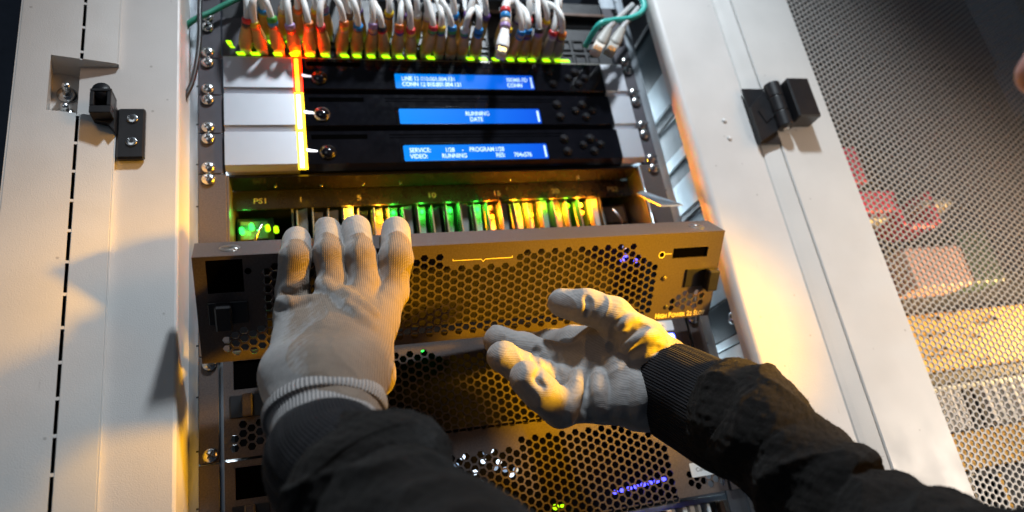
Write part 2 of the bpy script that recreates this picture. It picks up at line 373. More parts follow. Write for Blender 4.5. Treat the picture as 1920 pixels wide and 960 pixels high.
# ================================================================== network switch with its cables
sw = thing('network_switch', 'black network switch with two rows of lit ports at the top of the rack', 'switch', (0, 0, 6.5))
MB().box(-219, 219, 1.5, 240, 7.4, 95, .8).build('housing', blackm, sw)
MB().box(-219, 219, -2.6, 1.4, 6.8, 10.6, .8).build('bottom_lip', mat('lip_metal', (.34, .32, .28), .3, .8, var=.1), sw)
MB().box(-219, -198, -1.2, 1.4, 11, 60, .5).build('label_plate', ear, sw)
for sx in (-1, 1): MB().box(sx * 241.3, sx * 220, -2.6, -.9, 7, 95, .4).build('ear', ear, sw)
for x, z in ((-232.5, 12.7), (-232.5, 44.4), (-232.5, 57.1), (232.5, 12.7), (232.5, 44.4), (-232.5, 88)): screw(sw, x, z)
portx = [-197 + 17.05 * k for k in range(24)]
for k, x in enumerate(portx):
    for z in (18.5, 38.5):
        pr = MB()
        for a in ((x - 7, x + 7, z + 5.6, z + 7.4), (x - 7, x + 7, z - 7, z - 5.6), (x - 7, x - 5.9, z - 5.6, z + 5.6), (x + 5.9, x + 7, z - 5.6, z + 5.6)): pr.box(a[0], a[1], -.6, 1.4, a[2], a[3])
        pr.build('port', blackp, sw)
def para(x, z, wd, h, y=-1.4):
    mb = MB(); mb.poly_y([(x - wd / 2 + 1, z - h / 2), (x + wd / 2 + 1, z - h / 2), (x + wd / 2 - 1, z + h / 2), (x - wd / 2 - 1, z + h / 2)], y - 1.2, y); return fix(mb.build('port_light', led_g, sw))
for px_ in (-201, -187, -165, -149, -133, -117, -97, -84, -69, -53, -38, -25, -4, 41, 56, 70.5, 88, 102, 114, 132, 147, 156):
    para(px_, 12.6, 6.5 + 2 * rng.random(), 3.2, -2.7)
for px_ in (-188, -171, -153, -136, -100, -84, -68, -53, -38, -23, -8, 41):
    para(px_, 29.2, 5.2, 3.6)
para(-212, 27, 4.5, 4.5); para(-209.5, 22, 3.5, 2)

RN = ['red', 'yellow', 'green', 'blue', 'orange', 'violet', 'brown', 'white', 'tan', 'black', 'purple']
ordn = ['first', 'second', 'third', 'fourth', 'fifth', 'sixth', 'seventh', 'eighth', 'ninth', 'tenth', 'eleventh', 'twelfth', 'thirteenth', 'fourteenth', 'fifteenth', 'sixteenth',
        'seventeenth', 'eighteenth', 'nineteenth', 'twentieth', 'twenty-first', 'twenty-second', 'twenty-third', 'twenty-fourth']
def superring(c, ax, ay, az, wx, wz, n=16, e=3.):
    out = []
    for a in np.linspace(0, 2 * math.pi, n, endpoint=False):
        q, r = math.cos(a), math.sin(a)
        out.append(c + ax * wx * math.copysign(abs(q) ** (2 / e), q) + az * wz * math.copysign(abs(r) ** (2 / e), r))
    return out
def boot_mb(c, d, up, L0=34., s=1.):
    """ribbed strain-relief boot that starts at c and runs along d"""
    d = unit(d); up = unit(up - d * (up @ d)); ax = np.cross(d, up); mb = MB(); rings = []
    for t in np.linspace(0, 1, 30):
        wd = np.interp(t, [0, .06, .16, .45, .8, 1], [3.2, 5.9, 6.9, 6.6, 5.2, 4.4]) * s
        if .35 < t < .97: wd += .32 * s * (1 if int(t * 30) % 2 else -1)
        rings.append(superring(c + d * t * L0 * s, ax, d, up, wd, wd * .92, 16, 2.6))
    return mb.loft(rings)
def ringband(mb, c, d, r0, r1, h):
    d = unit(d); mb.tube([c - d * h / 2, c - d * h * .35, c + d * h * .35, c + d * h / 2], [r0, r1, r1, r0], 14); return mb
def cable(k, x, z, row, rings, lean, topx, boot_mat, label):
    root = thing('network_cable', label, 'cable', (x, 0, z), 'patch cables plugged into the switch')
    MB().box(x - 5.4, x + 5.4, -8, 4, z - 4.4, z + 4.4, .5).build('plug', clear, root)
    d = unit(np.array([lean * .045, -1, .06 + .10 * rng.random()])); c = np.array([x, -5., z])
    LB = rng.uniform(26, 31)
    bt = boot_mb(c, d, np.array([0, 0, 1.]), LB).build('boot', boot_mat, root, True)
    e = c + d * (LB - 1); w1, w2 = rng.uniform(-10, 10), rng.uniform(-16, 16); rise = rng.uniform(-8, 12)
    pts = bez([e, e + d * 9 + (0, 0, 1), e + d * rng.uniform(15, 24) + ((topx - x) * .25 + w1 * .3, 0, 12 + rise * .4), e + d * rng.uniform(14, 26) + ((topx - x) * .65 + w1, 6, 36 + rise), e + ((topx - x) + w2, 14, 74), e + ((topx - x) + w2 * 2, 30, 130)], 8)
    MB().tube(pts, 3.1 + .5 * rng.random(), 12).build('sheath', white_pvc, root, True)
    a = 2
    for q in rings:
        pA, pB = pts[a], pts[a + 1]; mb = MB(); ringband(mb, (pA + pB) / 2, pB - pA, 4.6, 5.1, 5.6)
        mb.build('marker_ring', RING[q], root, True); a += 3 if rng.random() < .3 else 2
    return root
plugs = [-196, -180, -163.5, -147, -132, -117, -100, -84, -69.5, -55, -40.5, -26, -9, 5, 19, 32, 46.5, 76.5, 89.5, 104, 117.5, 131, 144]
ringsets = [['brown', 'black', 'red'], ['orange', 'yellow'], ['brown', 'blue', 'green'], ['red', 'brown', 'violet'], ['tan', 'orange'], ['brown', 'red'], ['tan', 'yellow', 'orange'], ['brown', 'blue'],
            ['purple', 'tan', 'violet'], ['red', 'black'], ['purple', 'red', 'orange'], ['brown', 'yellow', 'red'], ['brown', 'green', 'red'], ['purple', 'green', 'yellow'], ['brown', 'green', 'blue'],
            ['purple', 'green', 'white'], ['blue', 'black', 'blue'], ['violet', 'blue', 'yellow'], ['blue', 'tan', 'blue'], ['purple', 'brown', 'blue'], ['tan', 'violet', 'black'], ['white', 'violet', 'red'], ['purple', 'yellow', 'orange']]
grp_top = [-189, -178, -166, -142, -141, -118, -112, -84, -77, -52, -42, -20, -16, 10, 12, 40, 44, 82, 86, 108, 112, 138, 130]
def rl(q): return ' and '.join(q) if len(q) < 3 else ', '.join(q[:-1]) + ' and ' + q[-1]
for k, x in enumerate(plugs):
    bm_ = boot_m if k < 21 else boot_g
    cable(k, x, 18.5, 0, ringsets[k], rng.uniform(-3, 3), grp_top[k], bm_,
          f'white cable ringed {rl(ringsets[k])}, {ordn[k]} plug from left, lower row')
for k, x in enumerate(plugs[:22]):
    x2 = x + rng.uniform(3, 8); q = [RN[int(rng.integers(0, 11))], RN[int(rng.integers(0, 11))]]
    cable(k, x2, 38.5, 1, q, rng.uniform(-3, 3), grp_top[k] + rng.uniform(-6, 10), boot_m if k < 18 else boot_g,
          f'white patch cable in the upper port row, {ordn[k]} from the left')
# loose plug hanging in front
lp = thing('loose_network_plug', 'unplugged white network plug with clear tip hanging in front of the ports', 'plug', (62, -60, -20))
a0, a1 = np.array([57.5, -60, -26.]), np.array([66.8, -60, 6.])
dd = unit(a1 - a0); upv = np.array([0., -1., 0.])
mb = MB(); axx = np.cross(dd, upv); mb.loft([superring(a0 + dd * t, axx, dd, upv, wd, wd * .7, 16, 6) for t, wd in ((-4, 5.2), (10, 5.6), (12, 5.7))]); mb.build('clear_tip', clear, lp, True)
for q in range(8):
    b = a0 + axx * (q - 3.5) * 1.1 + dd * 1.5; MB().tube([b + upv * 4.1, b + upv * 4.1 + dd * 6], .33, 6).build('contact', gold, lp)
mb = MB(); mb.loft([superring(a0 + dd * t, axx, dd, upv, wd, wd * .8, 18, 2.8) for t, wd in ((8, 6.6), (10, 7.1), (16, 7.0), (24, 5.9), (32, 4.6), (36, 4.0))]); mb.build('boot', white_pvc, lp, True)
pts = bez([a0 + dd * 34, (69.5, -60, 18), (72, -61, 34), (78, -56, 48), (90, -40, 60)], 10); MB().tube(pts, 4.6, 14).build('sheath', white_pvc, lp, True)
for i, q in ((4, 'violet'), (8, 'tan'), (14, 'blue'), (18, 'red')):
    mb = MB(); ringband(mb, pts[i], pts[i + 1] - pts[i - 1], 5.2, 5.7, 6.5); mb.build('marker_ring', RING[q], lp, True)
# two grey unplugged plugs on the right and the teal lead
for nm, a, b, e in (('left', (176, -45, -4), (188, -45, 13), (243, -35, 72)), ('right', (193, -45, -4), (207, -45, 16), (252, -35, 70))):
    g = thing('loose_grey_plug', f'grey ribbed network plug dangling at the switch\'s right end, the {nm} one of two', 'plug', a, 'grey loose plugs')
    a, b, e = map(np.array, (a, b, e)); d = unit(b - a)
    axx = np.cross(d, upv); mb = MB(); mb.loft([superring(a + d * t, axx, d, upv, 6, 4.6, 16, 6) for t in (-6, 10)]); mb.build('tip', clear if nm == 'left' else boot_g, g, True)
    boot_mb(a + d * 6, d, upv, 30).build('boot', boot_g, g, True)
    MB().tube(bez([a + d * 34, b + d * 20, e], 8), 3.2, 12).build('sheath', mat('grey_cable', (.42, .42, .42), .5), g, True)
    for q in range(5):
        c = a + axx * (q - 2) * 1.8 + upv * 5 - d * 5; MB().tube([c, c + d * 7], .45, 6).build('contact', gold, g)
tl = thing('teal_cable', 'teal cable looping out at the top right of the switch', 'cable', (230, -45, 45))
teal = mat('teal_pvc', (.03, .42, .36), .4, var=.05)
MB().tube(bez([(176, -20, 20), (186, -44, 31), (203, -45, 38), (227, -45, 42.5), (245, -45, 52), (252, -44, 66), (248, -40, 90), (235, -30, 120)], 8), 3.4, 12).build('sheath', teal, tl, True)
t2 = thing('teal_earth_lead', 'green teal earth lead crossing the left rail at the top', 'cable', (-225, -15, 55))
MB().tube(bez([(-190, -12, 84), (-205, -15, 71), (-225, -15, 56), (-252, -14, 34), (-268, 20, 10)], 8), 3, 10).build('sheath', mat('green_pvc', (.03, .25, .16), .4), t2, True)
bc = thing('black_cable', 'thin black cable hanging beside the left rail screws', 'cable', (-240, -20, 0))
MB().tube(bez([(-233, -10, 120), (-237, -20, 65), (-238, -20, 11), (-243.5, -20, -33), (-253, -18, -62), (-258, 10, -90)], 8), 2.4, 10).build('sheath', blackp, bc, True)
cmg = thing('cable_manager', 'black cable manager bar above the switch ports', 'cable manager', (100, -20, 80))
MB().box(40, 216, -8, 1, 76, 96, 2).build('bar', blackp, cmg)
MB().box(38, 218, -10, -8.2, 74, 78.5, .6).build('front_edge', mat('brown_edge', (.12, .07, .05), .35), cmg)

# ================================================================== three receivers
lcd_m = bpy.data.materials.new('lcd_blue'); lcd_m.use_nodes = True
nt = lcd_m.node_tree; b = nt.nodes['Principled BSDF']; b.inputs['Base Color'].default_value = (0, .02, .1, 1); b.inputs['Roughness'].default_value = .15
tcn = nt.nodes.new('ShaderNodeTexCoord'); sep = nt.nodes.new('ShaderNodeSeparateXYZ'); nt.links.new(tcn.outputs['Generated'], sep.inputs[0])
cr = nt.nodes.new('ShaderNodeValToRGB'); cr.color_ramp.elements[0].color = (.0, .26, .95, 1); cr.color_ramp.elements[1].color = (.004, .085, .72, 1)
nt.links.new(sep.outputs[0], cr.inputs[0]); nt.links.new(cr.outputs[0], b.inputs['Emission Color']); b.inputs['Emission Strength'].default_value = 1.0
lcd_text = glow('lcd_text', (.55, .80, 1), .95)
strip_red = glow('strip_red', (1, .012, .0), 8); strip_amber = glow('strip_amber', (1, .40, .01), 5); strip_white = glow('strip_yellow', (1, .60, .015), 6)
TXT = [[(-40, 'LINE 12 010.001.004.131', 0), (-40, 'CONN 12 010.001.004.131', 1), (77, '100MB FD', 0), (77, 'CONN', 1)],
       [(24, 'RUNNING', 0), (28, 'DATE', 1)],
       [(-41, 'SERVICE:', 0), (-41, 'VIDEO:', 1), (-4, '1/28', 0), (-8, 'RUNNING', 1), (14, '-', 0), (22, 'PROGRAM', 0), (50, '1/28', 0), (50, 'RES:', 1), (70, '704x576', 1)]]
WORDS = ['top', 'middle', 'bottom']; LBL = ['red status strip and address text on screen', 'blue screen reading only RUNNING and DATE', 'two full lines of text on blue screen']
def receiver(i):
    zt = 6.2 - 44.45 * i; zb = zt - 38.2
    r = thing('receiver_unit', f'{WORDS[i]} black and silver receiver with {LBL[i]}', 'receiver', (0, 0, zb), 'receiver units under the switch')
    yf = -7.
    MB().box(-218, 218, 4.5, 300, zb - 4, zt - .4).build('chassis', blackm, r)
    for sx in (-1, 1): MB().box(sx * 241.3, sx * 219.5, -2.8, -1, zb - 5.6, zt - .2, .4).build('ear', ear, r)
    # glossy middle with a sloping chin
    mb = MB(); mb.loft([[(x, yf, zt - 1), (x, yf + 1, zt - .2), (x, 4, zt - .2), (x, 4, zb - 4.4), (x, yf + 7, zb - 4.4), (x, yf, zb)] for x in (-149.5, 196)]); fix(mb.build('front_panel', gloss, r))
    for x0, x1, nm in ((-217.5, -151, 'side_cap'), (196.6, 223.5, 'side_cap')):
        mb = MB(); mb.loft([[(x, yf - .6, zt - 1.2), (x, yf, zt - .5), (x, 4, zt - .5), (x, 4, zb - 4.2), (x, yf + 5, zb - 4.2), (x, yf + .4, zb - .7), (x, yf - .6, zb + .4)] for x in (x0, x1)]); fix(mb.build(nm, silver, r))
    # dark vent line above the display and card slot
    for x0, x1, z, h in ((-137, -82, zt - 7.5, 5.2),): MB().box(x0, x1, yf - .25, yf + .1, z - h / 2, z + h / 2, .1).build('card_slot', void, r)
    MB().box(-60, 132, yf - .18, yf + .1, zt - 6.2, zt - 5.4).build('vent_line', void, r)
    MB().box(-60, 132, yf - .18, yf + .1, zt - 9.4, zt - 8.8).build('vent_line', void, r)
    lz0, lz1 = zt - 37.2, zt - 18.6
    mb = MB(); mb.poly_y(rrect(-47, 109, lz0, lz1, 1.6), yf - .35, yf - .05); lc = fix(mb.build('display', lcd_m, r))
    for q in ((-50, 112, lz1 + .3, lz1 + 2.2), (-50, 112, lz0 - 2.2, lz0 - .3), (-50, -47.4, lz0 - .3, lz1 + .3), (109.4, 112, lz0 - .3, lz1 + .3)): MB().box(q[0], q[1], yf - 1.1, yf - .02, q[2], q[3], .3).build('bezel', gloss, lc)
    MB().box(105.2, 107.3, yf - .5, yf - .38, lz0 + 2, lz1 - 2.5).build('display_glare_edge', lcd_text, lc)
    for x, s, row in TXT[i]: text(s, 7.4, x, yf - .5, lz1 - 8.6 - 7.2 * row, lcd_text, lc, 'lettering', xs=.78, bold=.12)
    # status strip
    z0, z1 = zb - 6.1, zt + .05
    MB().box(-150.8, -142.0, yf - 1.3, yf + .2, z0, z1, .3).build('status_light', strip_red if i == 0 else strip_white, r)
    MB().box(-149.0, -145.2, yf - 1.9, yf - 1.15, z0 + 1.2, z1 - 3, .2).build('light_core', strip_amber if i == 0 else glow('core_white', (1, .95, .7), 3.5), r)
    # round key with bright collar
    kx, kz = -125 + (3 if i == 2 else 0), zt - 25.5
    MB().tube([(kx, yf - .1, kz), (kx, yf - 1.6, kz), (kx, yf - 2.0, kz), (kx, yf - 1.4, kz)], [8, 7.9, 7.2, 6.6], 28).build('key_collar', mat('dark_collar', (.12, .12, .12), .25, 1.) if i != 1 else mat('bright_collar', (.75, .75, .75), .2, 1.), r, True)
    MB().tube([(kx, yf - 1.45, kz), (kx, yf - 2.6, kz), (kx, yf - 3.0, kz)], [6.7, 6.3, .6], 24).build('power_key', gloss, r, True)
    mb = MB(); mb.tube([(-142.5, yf - .6, kz + 3), (-137, yf - .6, kz + 2), (-132, yf - .6, kz + 1.5)], [1.5, 1.2, .7], 10); mb.build('light_pipe', glow('pipe', (.9, .92, 1), 2.2) if i else glow('pipe_dim', (.9, .9, 1), 1.1), r, True)
    for dx, dz, rr in ((131, -13, 5.2), (132, -29, 5.2), (162, -13, 5.4), (152, -21, 4.6), (173, -20.5, 4.6), (163.5, -29, 5)):
        bt = MB().tube([(dx, yf, zt + dz), (dx, yf - 1.3, zt + dz), (dx, yf - 1.9, zt + dz), (dx, yf - 1.2, zt + dz), (dx, yf - 1.0, zt + dz)], [rr, rr, rr * .86, rr * .72, .3], 22).build('button', mat('button_black', (.045, .045, .05), .2, .6), r, True)
        MB().box(dx - 1.5, dx + 1.5, yf - 1.25, yf - 1.1, zt + dz - .3, zt + dz + .3).build('button_mark', ear, bt)
    for sx in (-1, 1):
        screw(r, sx * 232.55, zt - 6.2); screw(r, sx * 232.55, zt - 37.9)
for i in range(3): receiver(i)
spot_led((-146, -6, 9.5), (1, .03, .0), .11)

# ================================================================== open card frame
cf = thing('card_frame', 'open card frame with lit circuit cards and slot numbers above them', 'card frame', (0, 0, -216))
for sx in (-1, 1):
    MB().box(sx * 241.3, sx * 217, -2.8, -1, -304, -127.6, .4).build('ear', coatm, cf)
    MB().box(sx * 215, sx * 217, -1, 200, -216, -128, .3).build('side_plate', zinc if sx > 0 else coatm, cf)
    for z in (-133.35,): screw(cf, sx * 232.55, z)
MB().box(-215, 215, 1, 27.5, -130.2, -128.2, .3).build('top_lip', glossy_lip, cf)
MB().box(-215, 215, 28, 30, -151, -131, .5).build('number_strip', mat('strip_metal', (.05, .045, .042), .28, .7, var=.15, vscale=60), cf)
MB().box(-215, 215, 30.5, 220, -131, -129).build('top_plate', blackm, cf)
MB().box(-215, 215, 220, 222, -216, -128).build('back_plane', dark, cf)
MB().box(-241, 241, 3, 230, -304, -217).build('lower_filler', dark, cf)
for s, x in (('PS1', -196), ('1', -153), ('5', -95), ('10', -22), ('15', 50), ('20', 118), ('PS2', 186)):
    text(s, 8.2, x, 27.8, -144.5, mat('drab_ink', (.32, .29, .22), .6), cf, 'slot_number', xs=1.15, bold=.12)  # dull ink for the slot numbers
for x in (-174, -130, -88, -50, 70, 150): MB().tube([(x, 20, -130.3), (x, 20, -131.3), (x, 20, -131.5)], [1.7, 1.4, .2], 10).build('rivet', chrome, cf, True)
MB().box(-160.5, -158.5, 30.2, 120, -215, -150).build('divider', card_m, cf)
MB().box(174, 176, 30.2, 120, -215, -150).build('divider', card_m, cf)
LEDC = {3: 'y', 5: 'y', 6: 'g', 8: 'g', 10: 'g', 12: 'g', 15: 'l', 17: 'l', 19: 'l', 20: 'y', 21: 'o'}
LORD = ordn[:22]
for k in range(22):
    x = -150.5 + 15. * k
    r = thing('circuit_card', f'grey upright circuit card, {LORD[k]} from the left in the open card frame', 'card', (x, 40, -214), 'circuit cards in the open frame')
    MB().box(x - 6, x - 4.4, 36, 190, -214, -151.6).build('board', pcb, r)
    a = rng.uniform(-.35, .35); dy = rng.uniform(-3, 5)
    mb = MB(); mb.add([(x - 5.6, 33 + dy, -152 - 4 * abs(a)), (x + 6.2 - 3 * abs(a), 33 + 12 * a + dy, -152), (x + 2.2 - 8 * a, 33 + 12 * a + dy, -214), (x - 5.6, 33 + dy, -214), (x - 5.6, 34.2 + dy, -152 - 4 * abs(a)), (x + 6.2 - 3 * abs(a), 34.2 + 12 * a + dy, -152), (x + 2.2 - 8 * a, 34.2 + 12 * a + dy, -214), (x - 5.6, 34.2 + dy, -214)],
                      [(0, 1, 2, 3), (7, 6, 5, 4), (0, 4, 5, 1), (1, 5, 6, 2), (2, 6, 7, 3), (3, 7, 4, 0)])
    fp = fix(mb.build('faceplate', (card_m, card_m, mat('card_dark', (.05, .06, .05), .4), mat('card_pale', (.34, .34, .3), .4))[int(rng.integers(0, 4))], r))
    MB().box(x - 5.2, x - 3.8, 22, 33, -212, -153 - rng.uniform(0, 4), .3).build('ejector', card_m, r)
    if k in LEDC:
        c, M = {'y': ((1, .6, .03), led_y), 'g': ((.05, 1, .05), led_gg), 'l': ((.35, 1, .02), led_g), 'o': ((1, .3, .01), led_o)}[LEDC[k]]
        MB().tube([(x + 1.5, 33, -158.5), (x + 1.5, 31, -158.5), (x + 1.5, 30.2, -158.5)], [2.3, 2.0, .4], 12).build('card_light', M, r, True)
        spot_led((x + 2, 24, -157), c, .03)
    if k in (3, 5, 13, 15, 16, 18, 20):
        MB().tube([(x + 1.8, 33, -168), (x + 1.8, 31, -168), (x + 1.8, 30.2, -168)], [2.1, 1.8, .4], 12).build('card_light', led_o, r, True)
        spot_led((x + 3, 23, -166), (1, .22, .005), .24 if k > 8 else .09)
    if k in (13, 18, 20): MB().box(x - 1, x + 5, 31.6, 33, -165.5, -160.5).build('socket', void, r)
for sx, nm in ((-1, 'left'), (1, 'right')):
    pu = thing('power_module', f'dark power supply module at the {nm} end of the open card frame', 'power supply', (sx * 190, 40, -214))
    MB().box(sx * 178, sx * 213, 46, 200, -214, -152, .5).build('case', blackm, pu)
    MB().box(sx * 184, sx * 210, 44, 45.9, -176, -156, .4).build('plate', card_m, pu)
    MB().tube(bez([(sx * 200, 40, -200), (sx * 194, 28, -180), (sx * 188, 30, -166)], 8), 1.6, 10).build('handle', chrome, pu, True)
    if sx < 0:
        for x, z in ((-208, -168), (-199, -164), (-184, -166), (-176, -168)): MB().tube([(x, 44, z), (x, 36, z), (x, 35, z)], [2.6, 2.3, .4], 12).build('module_light', led_gg if x < -190 else led_g, pu, True)
        spot_led((-204, 22, -158), (.05, 1, .1), .02)
sk = thing('support_stay', 'bare steel support stay at the right end of the open card frame', 'bracket', (215, 0, -190))
mb = MB(); mb.add([(205, -2, -163), (212, -2, -160), (232, -42, -198), (206, -42, -198), (205, -1, -164.5), (212, -1, -161.5), (232, -41, -199.5), (206, -41, -199.5)], [(0, 1, 2, 3), (7, 6, 5, 4), (0, 4, 5, 1), (1, 5, 6, 2), (2, 6, 7, 3), (3, 7, 4, 0)])
fix(mb.build('stay_plate', zinc, sk))

# ================================================================== perforated front panels
def clip(poly, ax, val, keep):
    out = []
    for i in range(len(poly)):
        a, b = poly[i], poly[(i + 1) % len(poly)]; da = (a[ax] - val) * keep; db = (b[ax] - val) * keep
        if da >= 0: out.append(a)
        if (da > 0 and db < 0) or (da < 0 and db > 0):
            t = da / (da - db); out.append((a[0] + t * (b[0] - a[0]), a[1] + t * (b[1] - a[1])))
    return out
def hex_face(W2, z0, z1, mask, openings, p=7.55, rf=.40, th=1.4, ox=0., oz=0.):
    """sheet in x,z with its front at y=0: hexagonal holes where mask(x,z), rectangular openings"""
    mb = MB(); cx = p * math.sqrt(3) / 2; Rr = p / math.sqrt(3); rh = p * rf * 2 / math.sqrt(3)
    hx = [(Rr * math.cos(math.radians(a)), Rr * math.sin(math.radians(a))) for a in range(0, 360, 60)]
    hh = [(rh * math.cos(math.radians(a)), rh * math.sin(math.radians(a))) for a in range(0, 360, 60)]
    for i in range(int(-W2 / cx) - 2, int(W2 / cx) + 3):
        for j in range(int(z0 / p) - 2, int(z1 / p) + 3):
            x = i * cx + ox; z = (j + (i % 2) / 2) * p + oz
            poly = [(x + a, z + c) for a, c in hx]
            if mask(x, z):
                o = [(a, 0, c) for a, c in poly] + [(x + a, 0, z + c) for a, c in hh] + [(x + a, th, z + c) for a, c in hh] + [(a, th, c) for a, c in poly]
                f = []
                for k in range(6):
                    n = (k + 1) % 6
                    for l in range(3): f.append((k + 6 * l, n + 6 * l, n + 6 * l + 6, k + 6 * l + 6))
                mb.add(o, f); continue
            for ax, val, keep in ((0, -W2, 1), (0, W2, -1), (1, z0, 1), (1, z1, -1)): poly = clip(poly, ax, val, keep) if poly else poly
            pieces = [poly] if poly else []
            for (a0, a1, c0, c1) in openings:
                nw = []
                for q in pieces:
                    l = clip(q, 0, a0, -1); r = clip(q, 0, a1, 1); mid = clip(clip(q, 0, a0, 1) or [], 0, a1, -1) if clip(q, 0, a0, 1) else []
                    nw += [t for t in (l, r) if len(t) > 2]
                    if len(mid) > 2: nw += [t for t in (clip(mid, 1, c0, -1), clip(mid, 1, c1, 1)) if len(t) > 2]
                pieces = nw
            for q in pieces:
                n = len(q); mb.add([(a, 0, c) for a, c in q], [tuple(range(n))]); mb.add([(a, th, c) for a, c in q], [tuple(range(n))[::-1]])
    for (a0, a1, c0, c1) in openings + [(-W2, W2, z0, z1)]:
        v = [(a0, 0, c0), (a1, 0, c0), (a1, 0, c1), (a0, 0, c1)]
        mb.add(v + [(a, th, c) for a, _, c in v], [(k, (k + 1) % 4, (k + 1) % 4 + 4, k + 4) for k in range(4)])
    return mb
def main_mask(x, z):
    if -187 < x < 168 and -85 < z < -11:
        if x > 150 and z > -30 + (160 - x) * .9: return False
        if x > 140 and z > -22: return False
        if -40 < x < 22 and z > -20.5: return False
        if -110 < x < -100: return True
        return True
    return False
def corner_mask(x, z):
    if -222 < x < -186 and -84 < z < -61: return not (x < -213 and z > -66)
    if 186 < x < 226 and -83 < z < -62: return not (x < 197 and z > -66)
    return False
pm = lambda x, z: main_mask(x, z) or corner_mask(x, z)
PW = 235.
OPEN = [(-226, -200, -30.5, -3.2), (180.8, 219.6, -26, -15.6)]
def panel_fittings(root, face, y0=0., full=True):
    """latches and frames common to every 22-slot front panel, in panel coordinates"""
    MB().box(-227.5, -198.5, .2, 9, -32, -2.4).build('window_backing', void, face)
    MB().box(180, 220.4, 1.6, 8, -27, -14.8).build('window_backing', void, face)
    for x0, x1, kn in ((-227, -198, -217), (199, 232, 224)):
        lt = MB().box(x0, x1, -1.6, -.05, -57, -38, .5).build('latch', blackp, root)
        MB().box(kn - 5, kn + 7, -11, -1.7, -59, -37.4, 1.2).build('latch_tab', blackp, lt)
    MB().tube([(-196.4, .05, -13.4), (-196.4, -.25, -13.4)], 2.5, 18).build('dot', void, root)
    for x, z in ((175.6, -46),): MB().tube([(x, 0, z), (x, -1, z), (x, -1.4, z)], [3, 2.4, .4], 16).build('rivet', coatm, root, True)
    MB().tube([(183, 0, -77.5), (183, -.6, -77.5), (183, -.7, -77.5)], [2.6, 2.2, .2], 14).build('rivet', blackm, root, True)
# --- the panel in the hands
q3 = np.array([7.79491938e-01, 3.34542459e-03, 4.57063554e-02]); th_ = np.linalg.norm(q3); kk = q3 / th_
Kx = np.array([[0, -kk[2], kk[1]], [kk[2], 0, -kk[0]], [-kk[1], kk[0], 0]]); RP = np.eye(3) + math.sin(th_) * Kx + (1 - math.cos(th_)) * Kx @ Kx
TP = np.array([4.22, -99.2, -253.64])
fp = thing('front_panel', 'grey perforated front panel held tilted by the gloved hands, lettered HIGH POWER 22 SLOT', 'panel', TP, rot=RP)
hexpanel = hex_face(PW, -91, 0, pm, OPEN)
face = fix(hexpanel.build('face', coatm, fp))
mb = MB(); mb.box(-PW, PW, 1.5, 30, -1.5, -.02, .35); fl = mb.build('flange', coatm, fp)
for x in (-209, 213):
    MB().tube([(x, 16, -.05), (x, 16, .25), (x, 16, .1), (x, 16, -.6)], [8, 7.2, 5.5, 1], 26).build('countersunk_dimple', mat('dimple_metal', (.22, .21, .2), .3, .8), fl, True)
MB().box(-PW + .1, PW - .1, 1.5, 14, -90.9, -89.5, .3).build('bottom_flange', coatm, fp)
for sx in (-1, 1): MB().box(sx * PW - sx * .05, sx * PW - sx * 1.5, 1.5, 22, -89.4, -1.6).build('side_flange', coatm, fp)
panel_fittings(fp, face)
MB().box(-185, 166, 24, 25.2, -88, -10).build('filter_mesh', mat('filter_foam', (.025, .02, .016), .85, var=.6, vscale=500, bump=.8, bscale=700), fp)
for x, z in ((131, -13.4), (133.3, -22), (130.7, -26.5), (145, -28)):
    MB().tube([(x, 6, z), (x, 4.5, z), (x, 4, z)], [2.2, 2, .4], 10).build('blue_light', led_b if z < -15 else glow('led_pale', (.4, .4, .8), .8), fp, True)
# printed brace, key mark and lettering
mb = MB()
for a in ((-34, 9, 0), (0, 0, 0)): pass
mb.box(-34, -9.5, -.12, -.05, -15.2, -14.6); mb.box(-5.5, 18.5, -.12, -.05, -15.2, -14.6); mb.box(-34.6, -34, -.12, -.05, -15.2, -13.2); mb.box(18.5, 19.1, -.12, -.05, -15.2, -13.2)
mb.add([(-9.5, -.12, -14.6), (-9.5, -.12, -15.2), (-7.5, -.12, -17.4), (-7.5, -.12, -16.6)], [(0, 1, 2, 3)]); mb.add([(-5.5, -.12, -14.6), (-5.5, -.12, -15.2), (-7.5, -.12, -17.4), (-7.5, -.12, -16.6)], [(0, 1, 2, 3)])
fix(mb.build('printed_brace', yellow_ink, fp))
mb = MB(); rg = [(168.9 + r * math.cos(a), -.12, -21.4 + r * math.sin(a)) for r in (3.4, 2.7) for a in np.linspace(0, 2 * math.pi, 28, endpoint=False)]
mb.add(rg, [(i, (i + 1) % 28, (i + 1) % 28 + 28, i + 28) for i in range(28)]); mb.box(172.3, 179.5, -.12, -.05, -21.1, -20.5); fix(mb.build('printed_key_mark', yellow_ink, fp))
MB().tube([(168.9, .1, -21.4), (168.9, -.2, -21.4)], 2.3, 16).build('key_hole', void, fp)
def smallcaps(words, x, z, big, small, M, root, y=-.15):
    for wd in words:
        o = text(wd[0], big, x, y, z, M, root, 'lettering', xs=.78, bold=.2)
        xs_ = [v.co.x for v in o.data.vertices]; x = max(xs_) / S + .5
        if len(wd) > 1:
            o2 = text(wd[1:], small, x, y, z, M, root, 'lettering', xs=.84, bold=.2); x = max(v.co.x for v in o2.data.vertices) / S
        x += 2.0
smallcaps(['HIGH', 'POWER', '22', 'SLOT'], 172.6, -89.0, 7.6, 6.0, yellow_ink, fp)

